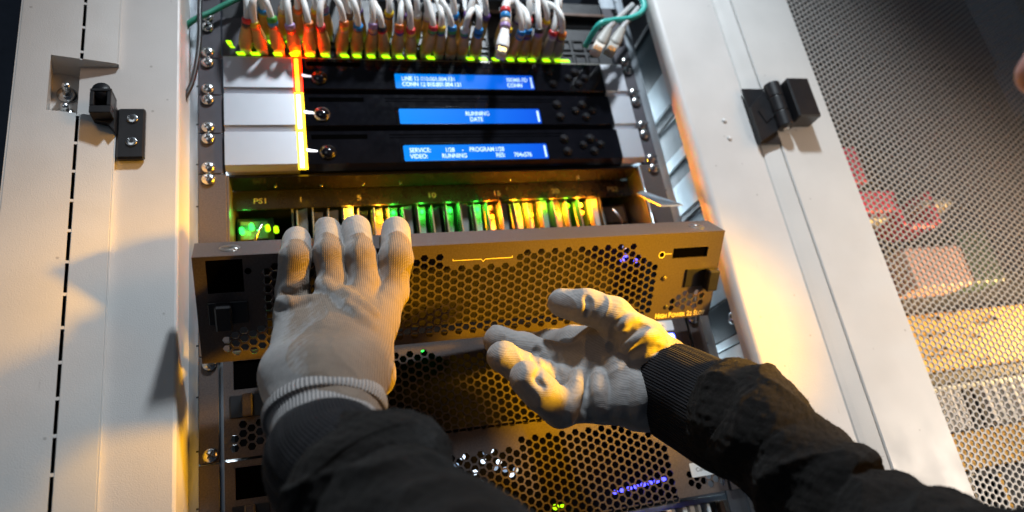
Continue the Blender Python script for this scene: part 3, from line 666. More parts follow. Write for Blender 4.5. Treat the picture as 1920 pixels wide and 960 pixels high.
# --- the two closed frames below
def closed_frame(zt, label, nm):
    r = thing('closed_card_frame', label, 'card frame', (0, 0, zt - 88), 'closed card frames below the panel')
    MB().box(-217, 217, 26, 260, zt - 88, zt - 1).build('chassis', dark, r)
    for sx in (-1, 1):
        MB().box(sx * 241.3, sx * 226, -2.8, -1, zt - 88.2, zt - .7, .4).build('ear', coatm, r)
    mb = hex_face(222., -87.4, -.8, lambda x, z: main_mask(x, z + 2) or corner_mask(x * 1.02, z - 1), [(-222 + 8, -190, -31, -6)], ox=2.)
    mb.v = [(a[0], a[1] - 4.5, a[2] + zt) for a in mb.v]
    f = fix(mb.build('face', coatm, r))
    MB().box(-222, 222, -3, 12, zt - 2.2, zt - .75, .3).build('flange', coatm, f)
    MB().box(-222, 222, -3, 12, zt - 87.5, zt - 86., .3).build('flange', coatm, f)
    MB().box(-216, -188, -3, 6, zt - 32, zt - 5).build('window_backing', void, f)
    lt = MB().box(-217, -188, -6.2, -4.6, zt - 55, zt - 36, .5).build('latch', blackp, r)
    MB().box(-207, -199, -12, -6.3, zt - 55, zt - 36, 1).build('latch_tab', coatm, lt)
    return r
c2 = closed_frame(-304.8, 'closed perforated card frame directly below the held panel', 'mid')
c3 = closed_frame(-393.7, 'lowest closed perforated card frame with a Carbon sticker', 'low')
for z in (-311.15,): screw(c2, -232.55, z); screw(c2, 232.55, z)
screw(c2, -232.55, -387.3, -3.4); screw(c2, 232.55, -387.3)
mb = MB(); mb.poly_y(rrect(178, 207, -321.6, -311, 1), -4.75, -4.55); fix(mb.build('sticker', sticker, c2)); text('(ASI)', 5.2, 186, -4.8, -318.4, black_ink, c2, 'lettering')
mb = MB(); mb.poly_y(rrect(190, 205.5, -336, -324.8, 2.5), -5.8, -4.55); fix(mb.build('blue_key', glow('blue_key_glow', (.08, .12, 1), 7), c2)); mb = MB(); mb.poly_y(rrect(191.5, 204, -335, -326.2, 2), -6, -5.85); fix(mb.build('white_key', glow('white_key_glow', (.8, .85, 1), 6), c2))
mb = MB(); mb.poly_y(rrect(187, 222, -465, -452, 1.2), -4.75, -4.55); fix(mb.build('sticker', sticker, c3)); text('Carbon', 5.4, 192.5, -4.8, -460.3, black_ink, c3, 'lettering')
for x, z in ((-50, -314), (-44, -314.5), (-38, -314), (-20, -314)):
    MB().tube([(x, 8, z), (x, 3, z), (x, 2, z)], [1.8, 1.6, .4], 10).build('green_light', led_gg, c2, True)
for x in (52, 58): MB().tube([(x, 6, -470), (x, 1, -470), (x, 0, -470)], [2.6 if x < 55 else 1.4, 2.2 if x < 55 else 1.2, .4], 10).build('lime_light', led_g, c3, True)
for k in range(8): MB().tube([(112 + 7.2 * k, 8, -466 + .6 * k), (112 + 7.2 * k, 3, -466 + .6 * k), (112 + 7.2 * k, 2, -466 + .6 * k)], [1.9, 1.7, .4], 10).build('blue_light', led_b, c3, True)
gl = mat('bright_plate', (.8, .85, .9), .2, .4)
for k in range(16):
    x = -44 + 4.2 * k + rng.uniform(-2, 2); z = -412 - rng.uniform(0, 30)
    MB().tube([(x, 1, z), (x, -2.4, z), (x, -2.9, z)], [2.4, 2.2, .5], 8).build('white_light', glow('cold_white', (.7, .84, 1), (.5, 2.2)[k % 2]) if False else (glow('cold_white', (.7, .84, 1), 2.0), glow('cold_dim', (.5, .7, 1), .5))[k % 2], c3, True)
# blurred kit under the lowest frame
kit = thing('patch_field', 'bright patch field of white and grey connectors under the lowest frame', 'patch panel', (150, 20, -560))
MB().box(-215, 240, 30, 60, -600, -484, 1).build('backplate', grey_w, kit)
for k in range(34):
    x = -60 + 8.6 * k; h = rng.uniform(10, 26); M = (white_pvc, sticker, grey_w, blackm, RING['tan'], white_pvc, sticker)[k % 7]
    MB().box(x, x + rng.uniform(4, 7), rng.uniform(-4, 10), 30, -492 - h - 40, -489, 1).build('connector', M, kit)

# ================================================================== neighbouring rack seen through the mesh
nb = thing('neighbour_rack', 'neighbouring rack of mixed equipment behind the perforated door', 'rack', (600, 60, -700))
hot = mat('pink_module', (.85, .05, .12), .45); warm = mat('warm_cream_panel', (.72, .62, .45), .4, var=.08); orange_lit = mat('orange_lit_panel', (.75, .42, .06), .45, var=.1); navy = mat('navy_panel', (.012, .02, .035), .4); minty = mat('mint_module', (.45, .65, .58), .5)  # orange fronts: pale panels with the yellow light put into their colour
for z0, z1, M, y in ((70, 260, navy, 60), (-20, 68, blackm, 70), (-92, -22, dark, 60), (-170, -94, blackm, 62), (-268, -172, navy, 66), (-318, -270, blackm, 60), (-392, -322, orange_lit, 40), (-408, -394, blackm, 44), (-462, -410, grey_w, 36), (-505, -464, orange_lit, 34), (-600, -507, blackm, 40)):
    MB().box(430, 930, y, y + 40, z0, z1, 1).build('equipment_front', M, nb)
for x0, x1, z0, z1, M in ((470, 540, -152, -100, hot), (486, 506, -186, -170, minty), (500, 572, -194, -164, hot), (490, 515, -200, -190, hot), (500, 548, -206, -200, warm), (565, 574, -214, -170, hot), (618, 630, -214, -168, hot), (575, 618, -218, -210, hot), (550, 640, -296, -244, mat('pinkish_panel', (.75, .45, .40), .45)), (640, 690, -296, -225, mat('green_module', (.01, .06, .035), .5)), (610, 660, -190, -180, warm), (470, 640, -93, -90.5, slate), (560, 564, -170, -96, slate)):
    MB().box(x0, x1, 12, 58, z0, z1, 2).build('module', M, nb)
for k in range(14):
    x = 470 + 13.5 * k
    MB().box(x, x + rng.uniform(4, 9), 16, 36, -461, -418, .6).build('module', (white_pvc, white_pvc, blackm, sticker)[int(rng.integers(0, 4))], nb)
for k in range(26):
    x = 470 + rng.uniform(0, 210); z = rng.uniform(-388, -326); MB().box(x, x + rng.uniform(1, 3), 36, 40.5, z, z + rng.uniform(2, 5)).build('port_mark', blackm, nb)
for k in range(16):
    x = 460 + rng.uniform(0, 120); MB().box(x, x + rng.uniform(4, 14), 30, 41, -560, -512 + rng.uniform(-4, 4)).build('port_mark', (warm, orange_lit, dark)[k % 3], nb)
wall = MB().box(-900, -372, 60, 70, BOT, TOP).build('wall', mat('slate_wall', (.045, .06, .09), .6), None); wall['kind'] = 'structure'

# ================================================================== the technician: gloves, sleeves, face
def smin(a, b, k):
    h = np.maximum(k - np.abs(a - b), 0) / k
    return np.minimum(a, b) - h * h * k * .25
class Field:
    def __init__(s, lo, hi, h):
        s.lo = np.array(lo, float); s.h = h
        s.n = np.ceil((np.array(hi) - s.lo) / h).astype(int) + 1
        s.ax = [s.lo[i] + h * np.arange(s.n[i]) for i in range(3)]
    def new(s): return np.full(s.n, 60., np.float32)
    def cone(s, D, a, b, ra, rb, k=0., mode='u', pad=30., flat=None):
        """round cone from a (radius ra) to b (radius rb) merged into D; flat=(axis, factor) squashes it"""
        a = np.asarray(a, float); b = np.asarray(b, float)
        lo = np.minimum(a - ra, b - rb) - pad; hi = np.maximum(a + ra, b + rb) + pad
        i0 = np.maximum(((lo - s.lo) / s.h).astype(int), 0); i1 = np.minimum(((hi - s.lo) / s.h).astype(int) + 2, s.n)
        if np.any(i1 <= i0): return
        sl = tuple(slice(p, q) for p, q in zip(i0, i1))
        X, Y, Z = [s.ax[i][sl[i]].astype(np.float32) for i in range(3)]
        px = X[:, None, None] - a[0]; py = Y[None, :, None] - a[1]; pz = Z[None, None, :] - a[2]
        d = b - a; L2 = d @ d + 1e-9
        t = np.clip((px * d[0] + py * d[1] + pz * d[2]) / L2, 0, 1)
        qx, qy, qz = px - t * d[0], py - t * d[1], pz - t * d[2]
        if flat is not None:
            ax, fac = flat; e = qx * ax[0] + qy * ax[1] + qz * ax[2]
            dist = np.sqrt(np.maximum(qx * qx + qy * qy + qz * qz - e * e + (e * fac) ** 2, 0)) - (ra + t * (rb - ra))
            dist = dist / (1 + .5 * (fac - 1))
        else: dist = np.sqrt(qx * qx + qy * qy + qz * qz) - (ra + t * (rb - ra))
        dist = dist.astype(np.float32)
        if mode == 'u': D[sl] = smin(D[sl], dist, k) if k > 0 else np.minimum(D[sl], dist)
        else: D[sl] = -smin(-D[sl], dist, k)
    def mesh(s, D):
        n = np.array(D.shape); sg = D < 0
        c = np.zeros(n - 1, np.uint8)
        for i in (0, 1):
            for j in (0, 1):
                for k in (0, 1): c += sg[i:n[0] - 1 + i, j:n[1] - 1 + j, k:n[2] - 1 + k]
        act = (c > 0) & (c < 8); idx = -np.ones(act.shape, np.int64); I = np.argwhere(act); idx[act] = np.arange(len(I))
        acc = np.zeros((len(I), 3)); cnt = np.zeros(len(I))
        for ax in range(3):
            o1, o2 = [t for t in range(3) if t != ax]
            for u in (0, 1):
                for v in (0, 1):
                    A = I.copy(); A[:, o1] += u; A[:, o2] += v; B = A.copy(); B[:, ax] += 1
                    da = D[A[:, 0], A[:, 1], A[:, 2]]; db = D[B[:, 0], B[:, 1], B[:, 2]]; m_ = (da < 0) != (db < 0)
                    t = np.where(m_, da / np.where(m_, da - db, 1), 0)
                    pt = A.astype(float); pt[:, ax] += t; acc[m_] += pt[m_]; cnt[m_] += 1
        V = s.lo + s.h * acc / cnt[:, None]; faces = []
        for ax in range(3):
            o1, o2 = [(1, 2), (2, 0), (0, 1)][ax]
            sl = [slice(None)] * 3; sl[ax] = slice(0, n[ax] - 1); sl2 = [slice(None)] * 3; sl2[ax] = slice(1, n[ax])
            a = sg[tuple(sl)]; b_ = sg[tuple(sl2)]; E = np.argwhere(a != b_)
            E = E[(E[:, o1] > 0) & (E[:, o2] > 0) & (E[:, o1] < n[o1] - 1) & (E[:, o2] < n[o2] - 1)]
            fl_ = a[E[:, 0], E[:, 1], E[:, 2]]; q = []
            for (u, v) in ((-1, -1), (0, -1), (0, 0), (-1, 0)):
                T = E.copy(); T[:, o1] += u; T[:, o2] += v; q.append(idx[T[:, 0], T[:, 1], T[:, 2]])
            q = np.stack(q, 1); q[~fl_] = q[~fl_][:, ::-1]; faces.append(q)
        return V, np.vstack(faces)

def soft_noise(V, scale, seed, n=14):
    g = np.random.default_rng(seed); K = g.normal(size=(n, 3)); K /= np.linalg.norm(K, axis=1)[:, None]; K *= (2 * math.pi / scale) * g.uniform(.6, 1.5, n)[:, None]
    return np.sin(V @ K.T + g.uniform(0, 6.28, n)).sum(1) / math.sqrt(n / 2)
def wrinkle(V, Fq, seed, a1=.9, a2=.7):
    N = vnormals(V, Fq); r = 1 - np.abs(soft_noise(V, 46, seed)); r = np.clip(r, 0, 1) ** 2
    return V + N * (a1 * r + a2 * .6 * soft_noise(V, 34, seed + 1) + .05 * soft_noise(V, 5, seed + 2))[:, None]
def hand_mesh(joints, palm, ridges=(), grooves=(), creases=(), h=1.0, kf=9., cs=1.):
    """joints: list of fingers, each [(point, radius), ...] from tip to knuckle; palm: list of round cones"""
    allp = [p for f in joints for p, r in f] + [p for c in palm for p in c[:2]]
    lo = np.min(allp, 0) - 34; hi = np.max(allp, 0) + 34
    G = Field(lo, hi, h); Dp = G.new()
    for c in palm: G.cone(Dp, c[0], c[1], c[2], c[3], 16.)
    out = None
    for f in joints:
        D = G.new()
        for (a, ra), (b, rb) in zip(f[:-1], f[1:]): G.cone(D, a, b, ra, rb, 4.)
        D = smin(D, Dp, kf); out = D if out is None else smin(out, D, 1.6)
    def surf(px, py):
        for d in np.arange(420., 720., .7):
            i = np.round((P(px, py, d) - G.lo) / h).astype(int)
            if np.all(i >= 0) and np.all(i < G.n) and out[tuple(i)] < 0: return d
        return None
    plan = []
    for pts, r0, off, k, mode in creases:
        pts = bez([(p[0], p[1], 0) for p in pts], 5); sd = [(p, surf(p[0], p[1])) for p in pts]; n = len(sd)
        r0 *= .7 * cs; off = -.62 * r0 if mode == 's' else .72 * r0
        sd = [(P(p[0], p[1], d + off), r0 * (.45 + .55 * math.sin(math.pi * (i + .5) / n))) for i, (p, d) in enumerate(sd) if d]
        plan += [(a[0], b[0], a[1], b[1], k, mode) for a, b in zip(sd[:-1], sd[1:]) if np.linalg.norm(a[0] - b[0]) < 22]
    for (a, b, ra, rb, k, mode) in plan: G.cone(out, a, b, ra, rb, k, mode)
    for (a, b, ra, rb, k) in ridges: G.cone(out, a, b, ra, rb, k)
    for (a, b, ra, rb, k) in grooves: G.cone(out, a, b, ra, rb, k, 's')
    return G.mesh(out)

def cloth_obj(name, V, Fc, M, parent, attrs=None, smooth_it=2):
    me = bpy.data.meshes.new(name); me.from_pydata((V * S).tolist(), [], Fc.tolist() if hasattr(Fc, 'tolist') else Fc); me.update(); me.shade_smooth(); me.materials.append(M)
    for k, a in (attrs or {}).items():
        if a.ndim == 2:
            t = me.attributes.new(k, 'FLOAT_VECTOR', 'POINT'); t.data.foreach_set('vector', a.astype(np.float32).ravel())
        else:
            t = me.attributes.new(k, 'FLOAT', 'POINT'); t.data.foreach_set('value', a.astype(np.float32))
    o = bpy.data.objects.new(name, me); col.objects.link(o); o.parent = parent; return o

def vnormals(V, Fq):
    n = np.cross(V[Fq[:, 2]] - V[Fq[:, 0]], V[Fq[:, 3]] - V[Fq[:, 1]]); N = np.zeros_like(V)
    for i in range(4): np.add.at(N, Fq[:, i], n)
    return N / (np.linalg.norm(N, axis=1)[:, None] + 1e-9)

def glove_material():
    M = bpy.data.materials.new('glove'); M.use_nodes = True; nt = M.node_tree; N = nt.nodes; L = nt.links; b = N['Principled BSDF']
    at = N.new('ShaderNodeAttribute'); at.attribute_name = 'hand'; ac = N.new('ShaderNodeAttribute'); ac.attribute_name = 'coat'
    nz = N.new('ShaderNodeTexNoise'); nz.inputs['Scale'].default_value = .35; nz.inputs['Detail'].default_value = 5; L.new(at.outputs['Vector'], nz.inputs['Vector'])
    def mm(op, a, c):
        q = N.new('ShaderNodeMath'); q.operation = op
        for i, x in enumerate((a, c)):
            if x is None: continue
            if isinstance(x, (int, float)): q.inputs[i].default_value = x
            else: L.new(x, q.inputs[i])
        return q.outputs[0]
    # ragged coat edge
    e = mm('ADD', ac.outputs['Fac'], mm('MULTIPLY', mm('SUBTRACT', nz.outputs['Fac'], .5), .22))
    sm_ = N.new('ShaderNodeMapRange'); sm_.inputs[1].default_value = .3; sm_.inputs[2].default_value = .7; L.new(e, sm_.inputs[0])
    sp = N.new('ShaderNodeSeparateXYZ'); L.new(at.outputs['Vector'], sp.inputs[0])
    # knit wales and courses
    w1 = mm('SINE', mm('MULTIPLY', sp.outputs[0], 2 * math.pi / 1.35), None); w2 = mm('SINE', mm('MULTIPLY', sp.outputs[1], 2 * math.pi / 1.2), None)
    kn = mm('ADD', mm('MULTIPLY', w1, .6), mm('MULTIPLY', mm('MULTIPLY', w1, w2), .5))
    kk_ = N.new('ShaderNodeMapRange'); kk_.inputs[1].default_value = -1.1; kk_.inputs[2].default_value = 1.1; L.new(kn, kk_.inputs[0])
    c1 = N.new('ShaderNodeMix'); c1.data_type = 'RGBA'; c1.inputs[6].default_value = (.10, .075, .056, 1); c1.inputs[7].default_value = (.235, .18, .135, 1); L.new(kk_.outputs[0], c1.inputs[0])
    c2 = N.new('ShaderNodeMix'); c2.data_type = 'RGBA'; c2.inputs[6].default_value = (.215, .205, .20, 1); c2.inputs[7].default_value = (.30, .288, .28, 1); L.new(nz.outputs['Fac'], c2.inputs[0])
    c3 = N.new('ShaderNodeMix'); c3.data_type = 'RGBA'; L.new(sm_.outputs[0], c3.inputs[0]); L.new(c1.outputs[2], c3.inputs[6]); L.new(c2.outputs[2], c3.inputs[7])
    # grime
    nz2 = N.new('ShaderNodeTexNoise'); nz2.inputs['Scale'].default_value = .045; nz2.inputs['Detail'].default_value = 8; L.new(at.outputs['Vector'], nz2.inputs['Vector'])
    g = N.new('ShaderNodeMapRange'); g.inputs[1].default_value = .35; g.inputs[2].default_value = .7; g.inputs[3].default_value = 1.08; g.inputs[4].default_value = .82; L.new(nz2.outputs['Fac'], g.inputs[0])
    c4 = N.new('ShaderNodeMix'); c4.data_type = 'RGBA'; c4.blend_type = 'MULTIPLY'; c4.inputs[0].default_value = 1; L.new(c3.outputs[2], c4.inputs[6]); L.new(g.outputs[0], c4.inputs[7])
    L.new(c4.outputs[2], b.inputs['Base Color']); b.inputs['Roughness'].default_value = .72; b.inputs['Sheen Weight'].default_value = .15
    hh_ = mm('ADD', mm('MULTIPLY', kk_.outputs[0], mm('SUBTRACT', 1.5, sm_.outputs[0])), mm('MULTIPLY', nz.outputs['Fac'], .35))
    bp = N.new('ShaderNodeBump'); bp.inputs['Strength'].default_value = .55; bp.inputs['Distance'].default_value = .0006; L.new(hh_, bp.inputs['Height']); L.new(bp.outputs[0], b.inputs['Normal'])
    return M
glove_m = glove_material()

def knit_material(name, c0, c1, period, fuzz=.3, rough=.9):
    """ribbed cloth: 'tube' attribute holds (arc mm, along mm, 0)"""
    M = bpy.data.materials.new(name); M.use_nodes = True; nt = M.node_tree; N = nt.nodes; L = nt.links; b = N['Principled BSDF']
    at = N.new('ShaderNodeAttribute'); at.attribute_name = 'tube'; sp = N.new('ShaderNodeSeparateXYZ'); L.new(at.outputs['Vector'], sp.inputs[0])
    def mm(op, a, c=None):
        q = N.new('ShaderNodeMath'); q.operation = op
        for i, x in enumerate((a, c)):
            if x is None: continue
            if isinstance(x, (int, float)): q.inputs[i].default_value = x
            else: L.new(x, q.inputs[i])
        return q.outputs[0]
    s1 = mm('SINE', mm('MULTIPLY', sp.outputs[0], 2 * math.pi / period)); s2 = mm('SINE', mm('MULTIPLY', sp.outputs[1], 2 * math.pi / (period * .8)))
    tc = N.new('ShaderNodeTexCoord'); nz = N.new('ShaderNodeTexNoise'); nz.inputs['Scale'].default_value = 700; nz.inputs['Detail'].default_value = 4; L.new(tc.outputs['Object'], nz.inputs['Vector'])
    nz2 = N.new('ShaderNodeTexNoise'); nz2.inputs['Scale'].default_value = 60; nz2.inputs['Detail'].default_value = 6; L.new(tc.outputs['Object'], nz2.inputs['Vector'])
    hgt = mm('ADD', mm('ADD', s1, mm('MULTIPLY', mm('MULTIPLY', s1, s2), .5)), mm('MULTIPLY', nz.outputs['Fac'], 2.5 * fuzz + .3))
    mr = N.new('ShaderNodeMapRange'); mr.inputs[1].default_value = -1.3; mr.inputs[2].default_value = 2; L.new(mm('ADD', hgt, mm('SUBTRACT', nz2.outputs['Fac'], .5)), mr.inputs[0])
    mx = N.new('ShaderNodeMix'); mx.data_type = 'RGBA'; mx.inputs[6].default_value = (*c0, 1); mx.inputs[7].default_value = (*c1, 1); L.new(mr.outputs[0], mx.inputs[0]); L.new(mx.outputs[2], b.inputs['Base Color'])
    b.inputs['Roughness'].default_value = rough; b.inputs['Sheen Weight'].default_value = .06; b.inputs['Sheen Roughness'].default_value = .5; b.inputs['Specular IOR Level'].default_value = .15
    bp = N.new('ShaderNodeBump'); bp.inputs['Strength'].default_value = .6; bp.inputs['Distance'].default_value = .0007; L.new(hgt, bp.inputs['Height']); L.new(bp.outputs[0], b.inputs['Normal'])
    return M
fleece = knit_material('black_fleece', (.0032, .0028, .0025), (.0105, .009, .008), .9, 1.2)
rib = knit_material('black_rib', (.003, .003, .004), (.015, .015, .018), 2.3, .3)
gcuff = knit_material('glove_cuff_knit', (.10, .095, .095), (.46, .44, .43), 2.6, .1)

def sleeve(name, pts, M, parent, disp=None, nseg=96, n=14, sq=(1., 1.), ref=None, fold=None):
    """pts: (point, radius); disp(s, theta, radius) returns extra mm"""
    C_ = np.array(bez([p for p, r in pts], n)); Rr_ = np.array(bez([(r, 0, 0) for p, r in pts], n))[:, 0]
    T = np.gradient(C_, axis=0); T /= np.linalg.norm(T, axis=1)[:, None]
    u = np.array(ref if ref is not None else rt, float); rings = []; ss = np.r_[0, np.cumsum(np.linalg.norm(np.diff(C_, axis=0), axis=1))]; tub = []
    th = np.linspace(0, 2 * math.pi, nseg, endpoint=False)
    for i in range(len(C_)):
        u = unit(u - T[i] * (u @ T[i])); v = np.cross(T[i], u)
        rr = np.full(nseg, Rr_[i])
        if disp: rr = rr + disp(ss[i], th, Rr_[i])
        rings.append(C_[i] + (np.cos(th) * rr * sq[0])[:, None] * u + (np.sin(th) * rr * sq[1])[:, None] * v)
        tub.append(np.c_[th * Rr_.mean(), np.full(nseg, ss[i]), np.zeros(nseg)])
    V = np.vstack(rings); f = []; k = len(C_)
    if fold:
        U_ = V - np.repeat(C_, nseg, 0); U_ /= np.linalg.norm(U_, axis=1)[:, None]
        rr_ = np.clip(1 - np.abs(soft_noise(V, fold[1], fold[2], 9)), 0, 1) ** 1.8
        V = V + U_ * (fold[0] * (rr_ - .3) + .25 * soft_noise(V, 7, fold[2] + 3) + .12 * soft_noise(V, 2.2, fold[2] + 5))[:, None]
    j = np.arange(nseg)
    Fq = np.vstack([np.c_[i * nseg + j, i * nseg + (j + 1) % nseg, (i + 1) * nseg + (j + 1) % nseg, (i + 1) * nseg + j] for i in range(k - 1)])
    return cloth_obj(name, V, Fq, M, parent, {'tube': np.vstack(tub)})

man = thing('person', 'technician in black sleeves and grey work gloves tilting the perforated panel', 'person', (0, 0, 0))
ROOT[man.name] = np.zeros(3)
# ------------------------------------------------------------------ left hand, back towards us, fingers over the flange
LH = [[(P(557, 449, 556), 10.8), (P(554, 484, 532), 11.6), (P(549, 545, 532), 12.2), (P(553, 600, 518), 13.5)],
      [(P(614, 431, 572), 10.8), (P(616, 476, 539), 11.3), (P(624, 535, 534), 11.6), (P(612, 600, 512), 14)],
      [(P(668, 430, 576), 12.2), (P(674, 480, 546), 12.6), (P(682, 535, 540), 12.6), (P(662, 602, 510), 14.5)],
      [(P(742, 432, 584), 12.0), (P(742, 484, 555), 13.2), (P(733, 548, 550), 13.6), (P(704, 612, 516), 15)]]
palmL = [(P(556, 600, 520), P(548, 705, 468), 14.5, 17.5), (P(612, 600, 516), P(588, 708, 458), 15.5, 19), (P(660, 600, 514), P(628, 708, 456), 15.5, 19), (P(702, 610, 520), P(670, 700, 466), 15.5, 18),
         (P(548, 705, 468), P(560, 820, 424), 17.5, 15), (P(588, 708, 458), P(598, 820, 418), 18, 16), (P(628, 708, 456), P(632, 820, 418), 18, 16), (P(670, 700, 466), P(664, 820, 426), 17, 15),
         (P(694, 690, 496), P(708, 712, 520), 13, 12)]
thumbL = [(P(650, 590, 640), 11), (P(702, 650, 590), 13), (P(702, 695, 525), 15)]
crL = [([(588, 522), (640, 560), (695, 612)], 2.2, 1.2, 9, 'u'), ([(640, 542), (668, 566), (700, 590)], 1.6, 1.0, 8, 'u'), ([(530, 549), (556, 553), (582, 543)], 1.6, -.9, 7, 's'), ([(528, 564), (552, 570), (586, 560)], 1.8, 1.0, 8, 'u')]
V, Fq = hand_mesh(LH + [thumbL], palmL, creases=crL, cs=.72); V = wrinkle(V, Fq, 3, .4, .3)
N_ = vnormals(V, Fq)
hax = unit(P(640, 560, 530) - P(610, 710, 458)); hac = unit(np.cross(hax, P(720, 610, 516) - P(545, 600, 520))); hab = np.cross(hax, hac)
back = -hac if (-hac) @ (CAM - P(620, 620, 540)) > 0 else hac
right_ = unit(P(720, 610, 516) - P(545, 600, 520))
nb_ = unit(back * .62 + right_ * .78)
tipd = np.full(len(V), 1e9)
for f in LH:
    d_ = unit(f[0][0] - f[2][0]); t_ = (V - f[0][0]) @ d_; near = np.linalg.norm(V - f[0][0] - t_[:, None] * d_, axis=1) < 18
    tipd = np.where(near, np.minimum(tipd, -t_), tipd)
face_ = N_ @ nb_
coat = np.clip(.5 + (.36 - face_) * 2.4, 0, 1)
coat = np.maximum(coat, np.clip(.5 + (24 - tipd) * .15, 0, 1))
gl_L = cloth_obj('glove', V, Fq, glove_m, man, {'hand': np.c_[(V - P(610, 710, 478)) @ hab, (V - P(610, 710, 478)) @ hax, (V - P(610, 710, 478)) @ hac], 'coat': coat})
gl_L['label'] = 'left glove gripping the panel top, knit back towards us'
# rolled hem and cuff of the left glove
armL = unit(P(605, 770, 455) - P(612, 700, 488))
sleeve('glove_cuff', [(P(608, 757, 446), 35.0), (P(609, 764, 443), 38.2), (P(610, 774, 439), 38.8), (P(611, 784, 435), 38), (P(611, 791, 432), 34.2), (P(612, 807, 425), 33.5), (P(614, 837, 414), 33), (P(618, 882, 396), 31)], gcuff, gl_L,
       lambda s, th, r: .5 * np.sin(3 * th + s * .1), sq=(1., .74))
# left sleeve: ribbed cuff, bunched fold, forearm
def dispL(s, th, r):
    return (1.6 * np.sin(2 * th + s * .05) + 1.2 * np.sin(3 * th - s * .09 + 1) + .5 * np.sin(7 * th + s * .21))
sl_L = sleeve('sleeve', [(P(664, 900, 396), 37), (P(672, 905, 392), 43), (P(682, 915, 387), 46), (P(694, 928, 381), 48.5), (P(708, 944, 375), 48), (P(720, 958, 369), 44), (P(728, 968, 365), 39.5), (P(734, 977, 361), 43.5), (P(746, 995, 354), 46.5), (P(774, 1040, 337), 45.5), (P(840, 1120, 305), 47), (P(940, 1240, 262), 50)], fleece, man, dispL, fold=(3.2, 80, 4), nseg=220, n=20)
sl_L['label'] = 'left sleeve bunched in a fold below the cuff'
sleeve('ribbed_cuff', [(P(612, 840, 414), 32), (P(612, 842, 413), 34.5), (P(614, 852, 408), 35.6), (P(620, 868, 402), 36.8), (P(636, 884, 396), 38), (P(655, 900, 390), 39), (P(690, 940, 374), 37)], rib, sl_L,
       lambda s, th, r: .6 * np.sin(2 * th + 1) + .35 * np.sin(th * 2 * math.pi * 40 / 2.3), nseg=240)
# ------------------------------------------------------------------ right hand, palm towards us
RH = [[(P(985, 652, 640), 12.1), (P(1030, 646, 630), 13.1), (P(1075, 642, 606), 14.2), (P(1128, 644, 588), 15.8)],
      [(P(934, 638, 584), 12.6), (P(978, 655, 588), 13.2), (P(1036, 672, 584), 13.7), (P(1104, 680, 576), 15.2)],
      [(P(943, 670, 556), 12.8), (P(988, 694, 558), 13.4), (P(1042, 716, 570), 14.1), (P(1098, 716, 570), 15.2)],
      [(P(988, 708, 530), 13.0), (P(1016, 738, 530), 13.9), (P(1050, 764, 542), 14.3), (P(1094, 752, 552), 14.7)],
      [(P(1054, 567, 578), 11.8), (P(1098, 574, 570), 13.9), (P(1150, 592, 566), 14.9), (P(1205, 640, 564), 16.8)]]
palmR = [(P(1128, 646, 590), P(1225, 685, 578), 16, 18), (P(1104, 682, 578), P(1218, 712, 572), 15.5, 18), (P(1130, 668, 578), P(1215, 682, 566), 14, 16), (P(1099, 716, 574), P(1208, 736, 570), 15, 18), (P(1096, 752, 554), P(1200, 756, 558), 15.5, 18),
         (P(1205, 642, 564), P(1250, 696, 576), 16.5, 18), (P(1225, 692, 580), P(1315, 745, 570), 18, 17), (P(1202, 750, 562), P(1295, 785, 561), 18, 17), (P(1250, 690, 574), P(1325, 735, 566), 18, 17),
         (P(1132, 660, 586), P(1195, 642, 568), 11, 13)]
crR = [([(1108, 694), (1101, 735), (1106, 786)], 4.2, -1.0, 7, 's'), ([(1084, 700), (1078, 740), (1068, 782)], 3.4, 1.2, 7, 'u'), ([(1124, 700), (1122, 740), (1128, 780)], 3.2, 1.4, 8, 'u'),
       ([(1146, 660), (1152, 630), (1170, 604)], 3.6, -1.0, 6, 's'), ([(1170, 650), (1195, 634), (1230, 628)], 2.0, 1.0, 6, 'u'), ([(1165, 634), (1190, 616), (1212, 612)], 2.0, -.8, 5, 's'), ([(1158, 618), (1178, 600), (1196, 596)], 2.0, 1.0, 5, 'u'),
       ([(1176, 668), (1205, 655), (1244, 655)], 1.8, -.7, 5, 's'), ([(1150, 672), (1166, 715), (1160, 775)], 3.0, 1.0, 11, 'u'), ([(1190, 700), (1198, 735), (1190, 770)], 2.4, .8, 10, 'u'),
       ([(1008, 652), (1004, 668), (1010, 684)], 2.0, -.7, 4, 's'), ([(1046, 668), (1042, 690), (1050, 708)], 2.4, -.7, 5, 's'), ([(1012, 694), (1006, 712), (1018, 726)], 2.0, -.7, 4, 's'),
       ([(1100, 556), (1104, 572), (1100, 592)], 1.4, -.6, 4, 's')]
V, Fq = hand_mesh(RH, palmR, creases=crR, kf=8.); V = wrinkle(V, Fq, 8, .9, .5)
hax = unit(P(1095, 700, 560) - P(1240, 730, 555)); hb = unit(P(1195, 632, 532) - P(1200, 770, 556)); hac = unit(np.cross(hax, hb)); hab = np.cross(hac, hax); O_ = P(1240, 730, 555)
wr = (V - O_) @ hax
coat = np.clip(.5 + (wr + 2) * .05, .0, 1)
coat = np.maximum(coat, .35)
gl_R = cloth_obj('glove', V, Fq, glove_m, man, {'hand': np.c_[(V - O_) @ hab, (V - O_) @ hax, (V - O_) @ hac], 'coat': coat})
gl_R['label'] = 'right glove, palm towards us, thumb raised'
sleeve('glove_cuff', [(P(1225, 715, 570), 33), (P(1236, 721, 568), 35.5), (P(1255, 731, 564), 35), (P(1290, 748, 557), 33)], gcuff, gl_R, lambda s, th, r: .4 * np.sin(3 * th), sq=(.72, 1.), ref=fw)
